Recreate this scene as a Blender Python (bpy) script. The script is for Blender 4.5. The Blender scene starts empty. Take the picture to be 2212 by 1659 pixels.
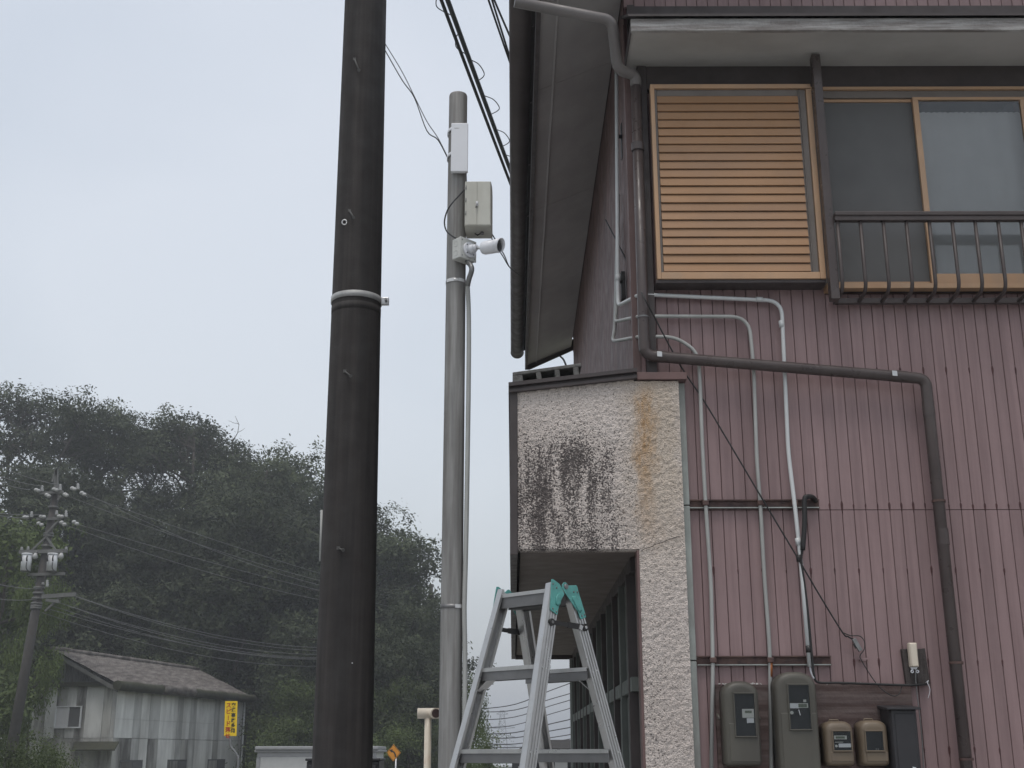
import bpy, math, random
import numpy as np
from mathutils import Vector, Matrix, noise
R = math.radians
random.seed(7)
sc = bpy.context.scene
col = sc.collection

# ------------------------------------------------------------------ camera
PITCH, ROLL, F, CX, CY, EYE = 16.65, -0.12, 2669.0, 1106.0, 829.5, 1.6
cam_d = bpy.data.cameras.new("camera")
cam = bpy.data.objects.new("camera", cam_d); col.objects.link(cam)
cam_d.sensor_width = 36.0; cam_d.lens = F/2212*36
cam_d.clip_start = 0.05; cam_d.clip_end = 6000
CM = Matrix.Rotation(R(90+PITCH), 3, 'X') @ Matrix.Rotation(R(ROLL), 3, 'Z')
cam.matrix_world = Matrix.Translation((0, 0, EYE)) @ CM.to_4x4()
sc.camera = cam

# ------------------------------------------------------------------ light
SUN_EL, SUN_AZ = 70.0, 196.0          # overcast: a high, very soft sun
w = bpy.data.worlds.new("World"); sc.world = w; w.use_nodes = True
nt = w.node_tree; nt.nodes.clear()
out = nt.nodes.new("ShaderNodeOutputWorld")
sky = nt.nodes.new("ShaderNodeTexSky"); sky.sky_type = 'NISHITA'; sky.sun_disc = False
sky.sun_elevation = R(SUN_EL); sky.sun_rotation = R(SUN_AZ); sky.dust_density = 4.0; sky.air_density = 1.5
b1 = nt.nodes.new("ShaderNodeBackground"); b1.inputs[1].default_value = 0.05
nt.links.new(sky.outputs[0], b1.inputs[0])
tc = nt.nodes.new("ShaderNodeTexCoord")
mp = nt.nodes.new("ShaderNodeMapping"); mp.inputs['Scale'].default_value = (1.0, 1.0, 1.6)
nz = nt.nodes.new("ShaderNodeTexNoise"); nz.inputs['Scale'].default_value = 1.9; nz.inputs['Detail'].default_value = 3.0
rp = nt.nodes.new("ShaderNodeValToRGB")
rp.color_ramp.elements[0].position = 0.34; rp.color_ramp.elements[0].color = (0.50, 0.535, 0.585, 1)
rp.color_ramp.elements[1].position = 0.66; rp.color_ramp.elements[1].color = (0.64, 0.66, 0.695, 1)
b2 = nt.nodes.new("ShaderNodeBackground"); b2.inputs[1].default_value = 1.0
ad = nt.nodes.new("ShaderNodeAddShader")
nt.links.new(tc.outputs['Generated'], mp.inputs[0]); nt.links.new(mp.outputs[0], nz.inputs[0])
nt.links.new(nz.outputs[0], rp.inputs[0]); nt.links.new(rp.outputs[0], b2.inputs[0])
nt.links.new(b1.outputs[0], ad.inputs[0]); nt.links.new(b2.outputs[0], ad.inputs[1])
nt.links.new(ad.outputs[0], out.inputs[0])
sun_d = bpy.data.lights.new("sun", 'SUN'); sun_d.energy = 1.4; sun_d.angle = R(22); sun_d.color = (1.0, 0.97, 0.93)
sun = bpy.data.objects.new("sun", sun_d); col.objects.link(sun); sun.location = (-6, -8, 20)
_e, _a = R(SUN_EL), R(SUN_AZ)
sun.rotation_euler = (-Vector((math.sin(_a)*math.cos(_e), math.cos(_a)*math.cos(_e), math.sin(_e)))).to_track_quat('-Z', 'Y').to_euler()
vs = sc.view_settings
vs.view_transform = 'Standard'; vs.look = 'None'; vs.exposure = 0.0; vs.gamma = 1.0; vs.use_curve_mapping = False
try:
    sc.cycles.max_bounces = 6; sc.cycles.diffuse_bounces = 3; sc.cycles.glossy_bounces = 3
    sc.cycles.transparent_max_bounces = 12; sc.cycles.volume_bounces = 0
    sc.cycles.use_denoising = True
except Exception: pass

# ------------------------------------------------------------------ helpers
def ray(px, py):
    return CM @ Vector(((px-CX)/F, -(py-CY)/F, -1.0))
def P(px, py, Y):                      # photo pixel (2212 wide) + distance along Y -> point
    d = ray(px, py); return Vector((0, 0, EYE)) + d*(Y/d.y)
def PX(px, py, X):                     # photo pixel on the plane x = X
    d = ray(px, py); return Vector((0, 0, EYE)) + d*(X/d.x)
def ground_z(x, y):
    t = min(max((y-14)/26, 0), 1); t = t*t*(3-2*t)
    t2 = min(max((y-60)/140, 0), 1)
    return -1.2*t - 2.8*t2

class MB:
    def __init__(s): s.v = []; s.f = []; s.sm = []
    def add(s, vs, fs, smooth=False):
        o = len(s.v); s.v += [tuple(v) for v in vs]
        s.f += [tuple(i+o for i in f) for f in fs]; s.sm += [smooth]*len(fs); return s
    def box(s, x0, x1, y0, y1, z0, z1):
        return s.add([(x0,y0,z0),(x1,y0,z0),(x1,y1,z0),(x0,y1,z0),(x0,y0,z1),(x1,y0,z1),(x1,y1,z1),(x0,y1,z1)],
              [(0,3,2,1),(4,5,6,7),(0,1,5,4),(1,2,6,5),(2,3,7,6),(3,0,4,7)])
    def obox(s, c, ax, ay, az):            # centre and three half-axis vectors
        c, ax, ay, az = Vector(c), Vector(ax), Vector(ay), Vector(az)
        vs = [c+ax*i+ay*j+az*k for k in (-1,1) for (i,j) in ((-1,-1),(1,-1),(1,1),(-1,1))]
        return s.add(vs, [(0,3,2,1),(4,5,6,7),(0,1,5,4),(1,2,6,5),(2,3,7,6),(3,0,4,7)])
    def bar(s, p0, p1, w, d, up=(0,0,1)):   # rectangular bar between two points
        p0, p1 = Vector(p0), Vector(p1); a = (p1-p0); L = a.length; a.normalize()
        up = Vector(up)
        if abs(a.dot(up)) > 0.98: up = Vector((0,1,0))
        x = a.cross(up).normalized(); y = x.cross(a).normalized()
        return s.obox((p0+p1)/2, a*(L/2), x*(w/2), y*(d/2))
    def tube(s, pts, r, n=10, caps=True):
        pts = [Vector(p) for p in pts]; m = len(pts)
        rs = r if isinstance(r, (list, tuple)) else [r]*m
        t0 = (pts[1]-pts[0]).normalized()
        ref = Vector((0,0,1)) if abs(t0.z) < 0.9 else Vector((0,1,0))
        nrm = (ref - t0*ref.dot(t0)).normalized(); vs = []
        for i, p in enumerate(pts):
            a = pts[i]-pts[i-1] if i else pts[1]-pts[0]
            b = pts[i+1]-pts[i] if i < m-1 else a
            t = (a.normalized()+b.normalized())
            t = t.normalized() if t.length > 1e-6 else b.normalized()
            nrm = (nrm - t*nrm.dot(t)).normalized(); bn = t.cross(nrm)
            for k in range(n):
                q = 2*math.pi*k/n
                vs.append(p + (nrm*math.cos(q)+bn*math.sin(q))*rs[i])
        fs = [(i*n+k, i*n+(k+1) % n, (i+1)*n+(k+1) % n, (i+1)*n+k) for i in range(m-1) for k in range(n)]
        s.add(vs, fs, True)
        if caps:
            o = len(s.v)-m*n
            s.f += [tuple(o+k for k in reversed(range(n))), tuple(o+(m-1)*n+k for k in range(n))]; s.sm += [False, False]
        return s
    def cyl(s, p0, p1, r0, r1=None, n=16, caps=True):
        return s.tube([p0, p1], [r0, r0 if r1 is None else r1], n, caps)
    def prism(s, poly, o, u, v, w):         # 2-D outline in (u,v), thickness vector w
        o, u, v, w = Vector(o), Vector(u), Vector(v), Vector(w); n = len(poly)
        a = [o+u*p+v*q for p, q in poly]; b = [p+w for p in a]
        if u.cross(v).dot(w) > 0: a, b = b, a
        s.add(a+b, [tuple(range(n)), tuple(reversed(range(n, 2*n)))] + [(i, i+n, (i+1) % n+n, (i+1) % n) for i in range(n)])
        return s
    def loft(s, rings, smooth=False, cap0=True, cap1=True):
        n = len(rings[0]); o = len(s.v)
        for r_ in rings: s.v += [tuple(p) for p in r_]
        for i in range(len(rings)-1):
            for k in range(n):
                s.f.append((o+i*n+k, o+i*n+(k+1) % n, o+(i+1)*n+(k+1) % n, o+(i+1)*n+k)); s.sm.append(smooth)
        if cap0: s.f.append(tuple(o+k for k in reversed(range(n)))); s.sm.append(False)
        if cap1: s.f.append(tuple(o+(len(rings)-1)*n+k for k in range(n))); s.sm.append(False)
        return s
    def mesh(s, name):
        me = bpy.data.meshes.new(name); me.from_pydata(s.v, [], s.f)
        me.polygons.foreach_set('use_smooth', s.sm); me.update(); return me
    def build(s, name, mat, parent=None, bevel=0, segs=2, **tags):
        v = np.array(s.v); off = Vector((0, 0, 0))
        if parent is None:
            lo, hi = v.min(0), v.max(0); off = Vector(((lo[0]+hi[0])/2, (lo[1]+hi[1])/2, lo[2]))
            s.v = [tuple(Vector(p)-off) for p in s.v]
        ob = bpy.data.objects.new(name, s.mesh(name)); col.objects.link(ob)
        ob.location = off; ob.data.materials.append(mat)
        if parent is not None: adopt(ob, parent)
        if bevel:
            m = ob.modifiers.new("bevel", 'BEVEL'); m.width = bevel; m.segments = segs; m.limit_method = 'ANGLE'; m.angle_limit = R(35)
        if tags: tag(ob, **tags)
        return ob

def mworld(o):                             # world matrix without a depsgraph update
    m = Matrix.LocRotScale(o.location, o.rotation_euler, o.scale)
    return (mworld(o.parent) @ o.matrix_parent_inverse @ m) if o.parent else m
def adopt(ob, parent):
    m = mworld(parent).inverted(); ob.parent = parent; ob.matrix_parent_inverse = m
def tag(o, label=None, cat=None, group=None, kind=None):
    if label: o['label'] = label
    if cat: o['category'] = cat
    if group: o['group'] = group
    if kind: o['kind'] = kind
    return o
def empty(name, loc, label=None, cat=None, group=None):
    o = bpy.data.objects.new(name, None); col.objects.link(o); o.location = loc; o.empty_display_size = 0.2
    return tag(o, label, cat, group)
def inst(name, me, loc, parent, scale=(1,1,1), rot=(0,0,0)):
    o = bpy.data.objects.new(name, me); col.objects.link(o)
    o.location = loc; o.scale = scale; o.rotation_euler = rot
    if parent is not None: adopt(o, parent)
    return o
def smooth_path(pts, n=6):                 # Catmull-Rom
    pts = [Vector(p) for p in pts]; q = [pts[0]*2-pts[1]]+pts+[pts[-1]*2-pts[-2]]; o = []
    for i in range(1, len(q)-2):
        a, b, c, d = q[i-1], q[i], q[i+1], q[i+2]
        for k in range(n):
            t = k/n
            o.append(0.5*((2*b)+(c-a)*t+(2*a-5*b+4*c-d)*t*t+(3*b-a-3*c+d)*t**3))
    return o+[pts[-1]]
def bend(pts, r=0.06, n=6):                # polyline with rounded corners
    pts = [Vector(p) for p in pts]; o = [pts[0]]
    for i in range(1, len(pts)-1):
        a, b, c = pts[i-1], pts[i], pts[i+1]
        ra = min(r, (a-b).length*0.48, (c-b).length*0.48)
        p, q = b+(a-b).normalized()*ra, b+(c-b).normalized()*ra
        for k in range(n+1):
            t = k/n; o.append(p*(1-t)**2+b*2*t*(1-t)+q*t*t)
    return o+[pts[-1]]
def sag(a, b, s, n=14):
    a, b = Vector(a), Vector(b)
    return [a+(b-a)*(k/n)-Vector((0,0,s*4*(k/n)*(1-k/n))) for k in range(n+1)]
def text_mesh(body, size, o, u, v, name, mat, parent, lift=0.002, bold=0.0):
    c = bpy.data.curves.new("t", 'FONT'); c.body = body; c.size = size; c.offset = bold
    c.align_x = 'CENTER'; c.align_y = 'CENTER'; c.extrude = 0.0005; c.resolution_u = 3
    t = bpy.data.objects.new("t", c); col.objects.link(t)
    me = bpy.data.meshes.new_from_object(t.evaluated_get(bpy.context.evaluated_depsgraph_get()))
    bpy.data.objects.remove(t)
    u, v = Vector(u).normalized(), Vector(v).normalized(); n = u.cross(v)
    m = Matrix((u, v, n)).transposed().to_4x4(); m.translation = Vector(o)+n*lift
    me.transform(m); me.materials.clear(); me.materials.append(mat)
    ob = bpy.data.objects.new(name, me); col.objects.link(ob); adopt(ob, parent); return ob
ORD = ["first","second","third","fourth","fifth","sixth","seventh","eighth","ninth","tenth","eleventh","twelfth","thirteenth",
       "fourteenth","fifteenth","sixteenth","seventeenth","eighteenth","nineteenth","twentieth"]

# ------------------------------------------------------------------ materials
def nodes(name):
    m = bpy.data.materials.new(name); m.use_nodes = True; n = m.node_tree
    return m, n, n.nodes['Principled BSDF']
def N(n, t, **kw):
    x = n.nodes.new(t)
    for k, v in kw.items(): setattr(x, k, v)
    return x
def tex(n, pos, scale, detail=4, rough=0.55, stretch=(1,1,1)):
    mp = N(n, 'ShaderNodeMapping'); mp.inputs['Scale'].default_value = stretch
    n.links.new(pos, mp.inputs[0]); t = N(n, 'ShaderNodeTexNoise')
    t.inputs['Scale'].default_value = scale; t.inputs['Detail'].default_value = detail; t.inputs['Roughness'].default_value = rough
    n.links.new(mp.outputs[0], t.inputs[0]); return t.outputs[0]
def ramp(n, fac, stops):
    r = N(n, 'ShaderNodeValToRGB'); e = r.color_ramp.elements
    while len(e) < len(stops): e.new(0.5)
    for el, (p, c) in zip(e, stops): el.position = p; el.color = (*c, 1) if len(c) == 3 else c
    n.links.new(fac, r.inputs[0]); return r.outputs[0]
def mixc(n, fac, a, b, mode='MIX'):
    m = N(n, 'ShaderNodeMix', data_type='RGBA', blend_type=mode)
    for s, v in ((m.inputs[0], fac), (m.inputs[6], a), (m.inputs[7], b)):
        if isinstance(v, (int, float)): s.default_value = v
        elif isinstance(v, tuple): s.default_value = (*v, 1)
        else: n.links.new(v, s)
    return m.outputs[2]
def math_(n, op, a, b=0.0, clamp=False):
    m = N(n, 'ShaderNodeMath', operation=op, use_clamp=clamp)
    for s, v in ((m.inputs[0], a), (m.inputs[1], b)):
        if isinstance(v, (int, float)): s.default_value = v
        else: n.links.new(v, s)
    return m.outputs[0]
def bumpn(n, b, h, strength, dist=0.01):
    bp = N(n, 'ShaderNodeBump'); bp.inputs['Strength'].default_value = strength; bp.inputs['Distance'].default_value = dist
    n.links.new(h, bp.inputs['Height']); n.links.new(bp.outputs[0], b.inputs['Normal'])
def pos_of(n): return N(n, 'ShaderNodeNewGeometry').outputs['Position']
def mat(name, c, rough=0.6, metal=0.0, var=0.25, scale=6, stretch=(1,1,1), grime=None, grime_amt=0.5, gscale=3, gstretch=(1,1,0.25),
        bump=0.0, bscale=80, spec=0.4, glo=0.42, ghi=0.62, objvar=0.0):
    m, n, b = nodes(name); pos = pos_of(n)
    f = tex(n, pos, scale, 5, 0.6, stretch)
    lo = tuple(x*(1-var) for x in c); hi = tuple(min(1, x*(1+var)) for x in c)
    cc = ramp(n, f, [(0.3, lo), (0.7, hi)])
    if grime:
        g = ramp(n, tex(n, pos, gscale, 6, 0.65, gstretch), [(glo, (0,0,0)), (ghi, (1,1,1))])
        cc = mixc(n, math_(n, 'MULTIPLY', g, grime_amt), cc, grime)
    if objvar:
        hs = N(n, 'ShaderNodeHueSaturation'); n.links.new(cc, hs.inputs['Color']); oi = N(n, 'ShaderNodeObjectInfo').outputs['Random']
        n.links.new(math_(n, 'ADD', math_(n, 'MULTIPLY', oi, objvar), 1-objvar/2), hs.inputs['Value']); cc = hs.outputs[0]
    n.links.new(cc, b.inputs['Base Color'])
    rr = ramp(n, tex(n, pos, scale*3, 3), [(0.3, (max(0, rough-0.12),)*3), (0.7, (min(1, rough+0.12),)*3)])
    n.links.new(rr, b.inputs['Roughness']); b.inputs['Metallic'].default_value = metal
    b.inputs['Specular IOR Level'].default_value = spec
    if bump: bumpn(n, b, tex(n, pos, bscale, 3), bump)
    return m
M = {}
M['pink'] = mat('pink_siding_paint', (0.245, 0.167, 0.166), 0.5, var=0.14, scale=1.3, stretch=(1.2,1,0.5), grime=(0.14,0.088,0.088), grime_amt=0.38, gscale=4, gstretch=(6,1,0.3), bump=0.25, bscale=9, objvar=0.14)
M['pink_dark'] = mat('joint_backing', (0.11, 0.06, 0.06), 0.7)
M['rust_red'] = mat('red_brown_steel', (0.055, 0.02, 0.02), 0.6, var=0.4, scale=30)
M['sidewall'] = mat('shaded_side_wall_paint', (0.15, 0.092, 0.085), 0.6, var=0.15, scale=3, grime=(0.07,0.05,0.05), grime_amt=0.5, gstretch=(1,2,0.3))  # pink siding darkened, with the side wall's shade put into the colour
M['brown'] = mat('brown_painted_metal', (0.060, 0.048, 0.046), 0.5, var=0.15, scale=4)
M['brown_pipe'] = mat('brown_plastic_pipe', (0.058, 0.044, 0.042), 0.36, var=0.15, scale=6, grime=(0.09,0.076,0.07), grime_amt=0.35, gscale=8)
M['upipe'] = mat('veiled_brown_pipe', (0.15, 0.137, 0.133), 0.45, var=0.12, scale=5)  # brown pipe made paler: veiling glare is put into its colour
M['darkbrown'] = mat('dark_brown_trim', (0.055, 0.045, 0.044), 0.55, var=0.2, scale=6)
M['soffit'] = mat('eave_soffit_board', (0.36, 0.345, 0.335), 0.75, var=0.1, scale=1.6, grime=(0.26,0.245,0.235), grime_amt=0.5, gscale=1.5, gstretch=(1,0.6,1))
M['hoodsoffit'] = mat('hood_soffit_board', (0.40, 0.385, 0.365), 0.75, var=0.08, scale=2, grime=(0.27,0.26,0.24), grime_amt=0.5, gscale=2, gstretch=(0.5,1,1))
M['oldwood'] = mat('peeling_grey_wood', (0.33, 0.32, 0.31), 0.8, var=0.3, scale=14, stretch=(0.25,1,3), grime=(0.15,0.13,0.12), grime_amt=0.8, gscale=18, gstretch=(0.2,1,3), bump=0.5, bscale=60)
M['bronze'] = mat('bronze_shutter_paint', (0.335, 0.192, 0.10), 0.45, metal=0.15, objvar=0.12, var=0.12, scale=1.5, stretch=(0.6,1,1.5), grime=(0.26,0.165,0.105), grime_amt=0.5, gscale=2.5, gstretch=(0.5,1,1.5))
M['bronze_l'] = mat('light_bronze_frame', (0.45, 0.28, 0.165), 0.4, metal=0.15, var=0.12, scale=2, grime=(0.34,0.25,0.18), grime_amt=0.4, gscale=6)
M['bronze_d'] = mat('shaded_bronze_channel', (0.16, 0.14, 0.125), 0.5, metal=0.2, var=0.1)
M['galv'] = mat('grey_green_trim_paint', (0.30, 0.325, 0.305), 0.6, var=0.14, scale=8, grime=(0.17,0.16,0.15), grime_amt=0.6, gscale=7)
M['conduit'] = mat('grey_pvc_conduit', (0.36, 0.365, 0.35), 0.45, var=0.1, scale=5, grime=(0.2,0.2,0.19), grime_amt=0.4, gscale=6)
M['conduit_l'] = mat('light_grey_pvc_conduit', (0.52, 0.535, 0.535), 0.4, var=0.06, scale=5)
M['rusty'] = mat('rusty_channel', (0.062, 0.036, 0.034), 0.65, var=0.4, scale=12, grime=(0.15,0.09,0.07), grime_amt=0.5, gscale=14, gstretch=(1,1,1))
M['black'] = mat('black_rubber', (0.018, 0.017, 0.017), 0.5, var=0.2)
M['wire'] = mat('dark_cable_sheath', (0.03, 0.031, 0.034), 0.55, var=0.2)
M['wire_l'] = mat('grey_overhead_wire', (0.16, 0.16, 0.16), 0.5, var=0.2)
M['polecon'] = mat('dark_stained_pole', (0.038, 0.033, 0.031), 0.85, var=0.18, scale=3, stretch=(4,4,0.25), grime=(0.014,0.013,0.013), grime_amt=0.7, gscale=2.5, gstretch=(5,5,0.15), bump=0.15, bscale=90)
M['greypole'] = mat('weathered_grey_pole', (0.225, 0.222, 0.215), 0.6, metal=0.05, var=0.3, scale=6, stretch=(4,4,0.3), grime=(0.135,0.125,0.115), grime_amt=0.8, gscale=5, gstretch=(5,5,0.22), bump=0.1, bscale=60)
M['steel'] = mat('galvanised_steel', (0.5, 0.5, 0.5), 0.38, metal=0.7, var=0.15, scale=20)
M['bandsteel'] = mat('dull_galvanised_band', (0.34, 0.34, 0.335), 0.6, metal=0.3, var=0.2, scale=14)
M['boltdark'] = mat('tarnished_bolt', (0.09, 0.088, 0.085), 0.6, metal=0.3)
M['steel_d'] = mat('dull_steel', (0.2, 0.2, 0.2), 0.45, metal=0.6, var=0.2, scale=20)
M['white'] = mat('white_plastic', (0.68, 0.69, 0.72), 0.4, var=0.04)
M['whitepaint'] = mat('white_enamel', (0.62, 0.63, 0.64), 0.4, var=0.08, scale=3, grime=(0.4,0.38,0.35), grime_amt=0.4)
M['beige'] = mat('beige_plastic_box', (0.47, 0.465, 0.415), 0.5, var=0.06, scale=8, grime=(0.36,0.34,0.29), grime_amt=0.35, gscale=12)
M['boxgrey'] = mat('pale_grey_box_plastic', (0.5, 0.505, 0.48), 0.5, var=0.05)
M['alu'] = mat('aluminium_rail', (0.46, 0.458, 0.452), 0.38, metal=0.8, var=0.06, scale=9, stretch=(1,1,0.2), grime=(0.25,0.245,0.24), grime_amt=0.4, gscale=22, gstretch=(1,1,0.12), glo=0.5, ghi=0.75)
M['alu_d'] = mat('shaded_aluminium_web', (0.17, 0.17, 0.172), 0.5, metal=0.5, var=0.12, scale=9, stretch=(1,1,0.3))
M['teal'] = mat('teal_enamel', (0.095, 0.33, 0.30), 0.42, var=0.1, scale=20, grime=(0.06,0.15,0.14), grime_amt=0.45, gscale=35, gstretch=(1,1,1))
M['hole'] = mat('dark_interior', (0.012, 0.012, 0.012), 0.8, var=0.1)
M['lens'] = mat('camera_front_glass', (0.05, 0.05, 0.055), 0.15, var=0.05, spec=0.6)
M['woodboard'] = mat('weathered_brown_board', (0.07, 0.045, 0.041), 0.8, var=0.35, scale=7, stretch=(0.18,1,3), grime=(0.19,0.155,0.145), grime_amt=0.45, gscale=10, gstretch=(0.12,1,3.5), bump=0.4, bscale=50)
M['darkwood'] = mat('black_brown_wood', (0.05, 0.042, 0.04), 0.8, var=0.4, scale=25, stretch=(3,1,0.3), bump=0.4, bscale=60)
M['meter_o'] = mat('olive_meter_case', (0.082, 0.077, 0.064), 0.45, var=0.08, scale=4, grime=(0.05,0.045,0.04), grime_amt=0.5, gscale=5)
M['meter_t'] = mat('tan_meter_case', (0.155, 0.12, 0.083), 0.45, var=0.08, scale=5, grime=(0.12,0.095,0.075), grime_amt=0.4, gscale=6)
M['meterface'] = mat('dark_meter_face', (0.02, 0.022, 0.025), 0.5, var=0.1)
M['paper'] = mat('white_paper_label', (0.62, 0.63, 0.66), 0.7, var=0.04)
M['lcd'] = mat('grey_green_display', (0.13, 0.15, 0.12), 0.3, var=0.08)
M['boxblack'] = mat('charcoal_plastic_box', (0.028, 0.027, 0.030), 0.45, var=0.12)
M['cream'] = mat('cream_pipe_paint', (0.58, 0.52, 0.43), 0.5, var=0.08, scale=5, grime=(0.4,0.22,0.12), grime_amt=0.35, gscale=14, gstretch=(1,1,0.6), glo=0.52, ghi=0.7)
M['cblock'] = mat('weathered_concrete_block', (0.2, 0.195, 0.185), 0.9, var=0.3, scale=25, grime=(0.07,0.07,0.065), grime_amt=0.6, gscale=9, gstretch=(1,1,1), bump=0.5, bscale=150)
M['porch'] = mat('porch_panel', (0.105, 0.115, 0.105), 0.6, var=0.15, scale=4)
M['porchsoffit'] = mat('porch_soffit_panel', (0.15, 0.125, 0.11), 0.7, var=0.12, scale=3, grime=(0.1,0.075,0.065), grime_amt=0.6, gscale=3, gstretch=(1,1,1))
M['concrete'] = mat('pale_bounce_concrete', (0.36, 0.36, 0.355), 0.9, var=0.15, scale=3, bump=0.2, bscale=120)  # pale tone chosen so the unseen ground bounces light up onto soffits
M['asphalt'] = mat('asphalt', (0.11, 0.11, 0.108), 0.9, var=0.25, scale=40, bump=0.3, bscale=300)
M['grass'] = mat('rough_grass', (0.06, 0.075, 0.03), 0.95, var=0.35, scale=0.8, grime=(0.14,0.1,0.06), grime_amt=0.5, gscale=0.4, gstretch=(1,1,1))
M['hillsoil'] = mat('hill_undergrowth_soil', (0.028, 0.034, 0.018), 0.95, var=0.4, scale=0.6)
M['wh_light'] = mat('pale_wall_panel', (0.74, 0.74, 0.71), 0.75, var=0.14, scale=1.4, stretch=(1,1,0.4), grime=(0.3,0.29,0.27), grime_amt=0.5, gscale=0.9, gstretch=(1.4,1.4,0.3))
M['wh_grey'] = mat('grey_wall_panel', (0.53, 0.53, 0.51), 0.75, var=0.15, scale=1.4, stretch=(1,1,0.4), grime=(0.17,0.165,0.155), grime_amt=0.6, gscale=0.9, gstretch=(1.4,1.4,0.3))
M['wh_side'] = mat('stained_gable_panel', (0.40, 0.395, 0.37), 0.8, var=0.2, scale=1.2, stretch=(1,1,0.3), grime=(0.06,0.055,0.05), grime_amt=0.85, gscale=0.8, gstretch=(1.6,1.6,0.3))
M['corr'] = mat('dark_corrugated_gable', (0.12, 0.12, 0.112), 0.8, var=0.3, scale=2, stretch=(1,1,0.3))
M['slate'] = mat('lichen_corrugated_slate', (0.09, 0.08, 0.074), 0.9, var=0.35, scale=2.5, stretch=(2,0.4,1), grime=(0.27,0.25,0.23), grime_amt=0.5, gscale=2.5, gstretch=(2.5,0.5,1), bump=0.3, bscale=20, spec=0.1)
M['moss'] = mat('mossy_eave_edge', (0.035, 0.036, 0.02), 0.95, var=0.4, scale=5, grime=(0.06,0.06,0.045), grime_amt=0.4, gscale=3, gstretch=(1,1,1))
M['shedwhite'] = mat('white_shed_steel', (0.48, 0.48, 0.47), 0.5, var=0.06)
M['shedgrey'] = mat('grey_shed_trim', (0.27, 0.27, 0.275), 0.5, var=0.06)
M['tile'] = mat('dark_roof_tile', (0.045, 0.042, 0.04), 0.9, var=0.25, scale=5, spec=0.1)
M['darkhouse'] = mat('dark_timber_wall', (0.03, 0.03, 0.033), 0.7, var=0.2)
M['yellow'] = mat('yellow_sign_face', (0.72, 0.49, 0.01), 0.45, var=0.06, scale=8)
M['orange'] = mat('orange_sign_face', (0.66, 0.26, 0.012), 0.45, var=0.05)
M['signred'] = mat('red_sign_paint', (0.36, 0.03, 0.012), 0.5, var=0.1)
M['signblack'] = mat('black_sign_paint', (0.02, 0.02, 0.018), 0.5, var=0.1)
M['farsteel'] = mat('dull_far_steel', (0.13, 0.13, 0.125), 0.6, var=0.15)
M['porcelain'] = mat('white_porcelain', (0.36, 0.36, 0.355), 0.2, var=0.05)
M['transformer'] = mat('pale_transformer_can', (0.62, 0.63, 0.65), 0.45, var=0.08, scale=2, grime=(0.3,0.29,0.28), grime_amt=0.5, gscale=3)
M['farpole'] = mat('grey_concrete_pole', (0.062, 0.057, 0.053), 0.8, var=0.15, scale=2, stretch=(1,1,0.3))
M['bark'] = mat('tree_bark', (0.05, 0.042, 0.034), 0.9, var=0.3, scale=6)
M['pylon'] = mat('pylon_steel', (0.12, 0.125, 0.135), 0.6, var=0.05)
M['farhill'] = mat('far_wooded_hill', (0.09, 0.11, 0.09), 0.95, var=0.2, scale=0.02)
M['curtain'] = mat('pale_blue_curtain', (0.55, 0.545, 0.55), 0.85, var=0.06, scale=5, stretch=(1,1,1))
M['screen'] = mat('grey_insect_screen', (0.115, 0.115, 0.115), 0.8, var=0.08, scale=2)
M['room'] = mat('room_shade', (0.08, 0.08, 0.08), 0.9)
M['stain'] = mat('rust_orange_stain', (0.3, 0.1, 0.03), 0.6, var=0.3, scale=30)

def glass_mat(name='window_glass', k=0.9):
    m, n, b = nodes(name); n.nodes.remove(b)
    tr = N(n, 'ShaderNodeBsdfTransparent'); tr.inputs[0].default_value = (0.88, 0.89, 0.89, 1)
    gl = N(n, 'ShaderNodeBsdfGlossy'); gl.inputs['Roughness'].default_value = 0.06
    fr = N(n, 'ShaderNodeFresnel'); fr.inputs[0].default_value = 1.5
    fac = math_(n, 'MULTIPLY', fr.outputs[0], k, True)
    mx = N(n, 'ShaderNodeMixShader'); n.links.new(fac, mx.inputs[0])
    n.links.new(tr.outputs[0], mx.inputs[1]); n.links.new(gl.outputs[0], mx.inputs[2])
    n.links.new(mx.outputs[0], n.nodes['Material Output'].inputs[0]); return m
M['glass'] = glass_mat(); M['cover'] = glass_mat('clear_meter_cover', 0.35)

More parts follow.
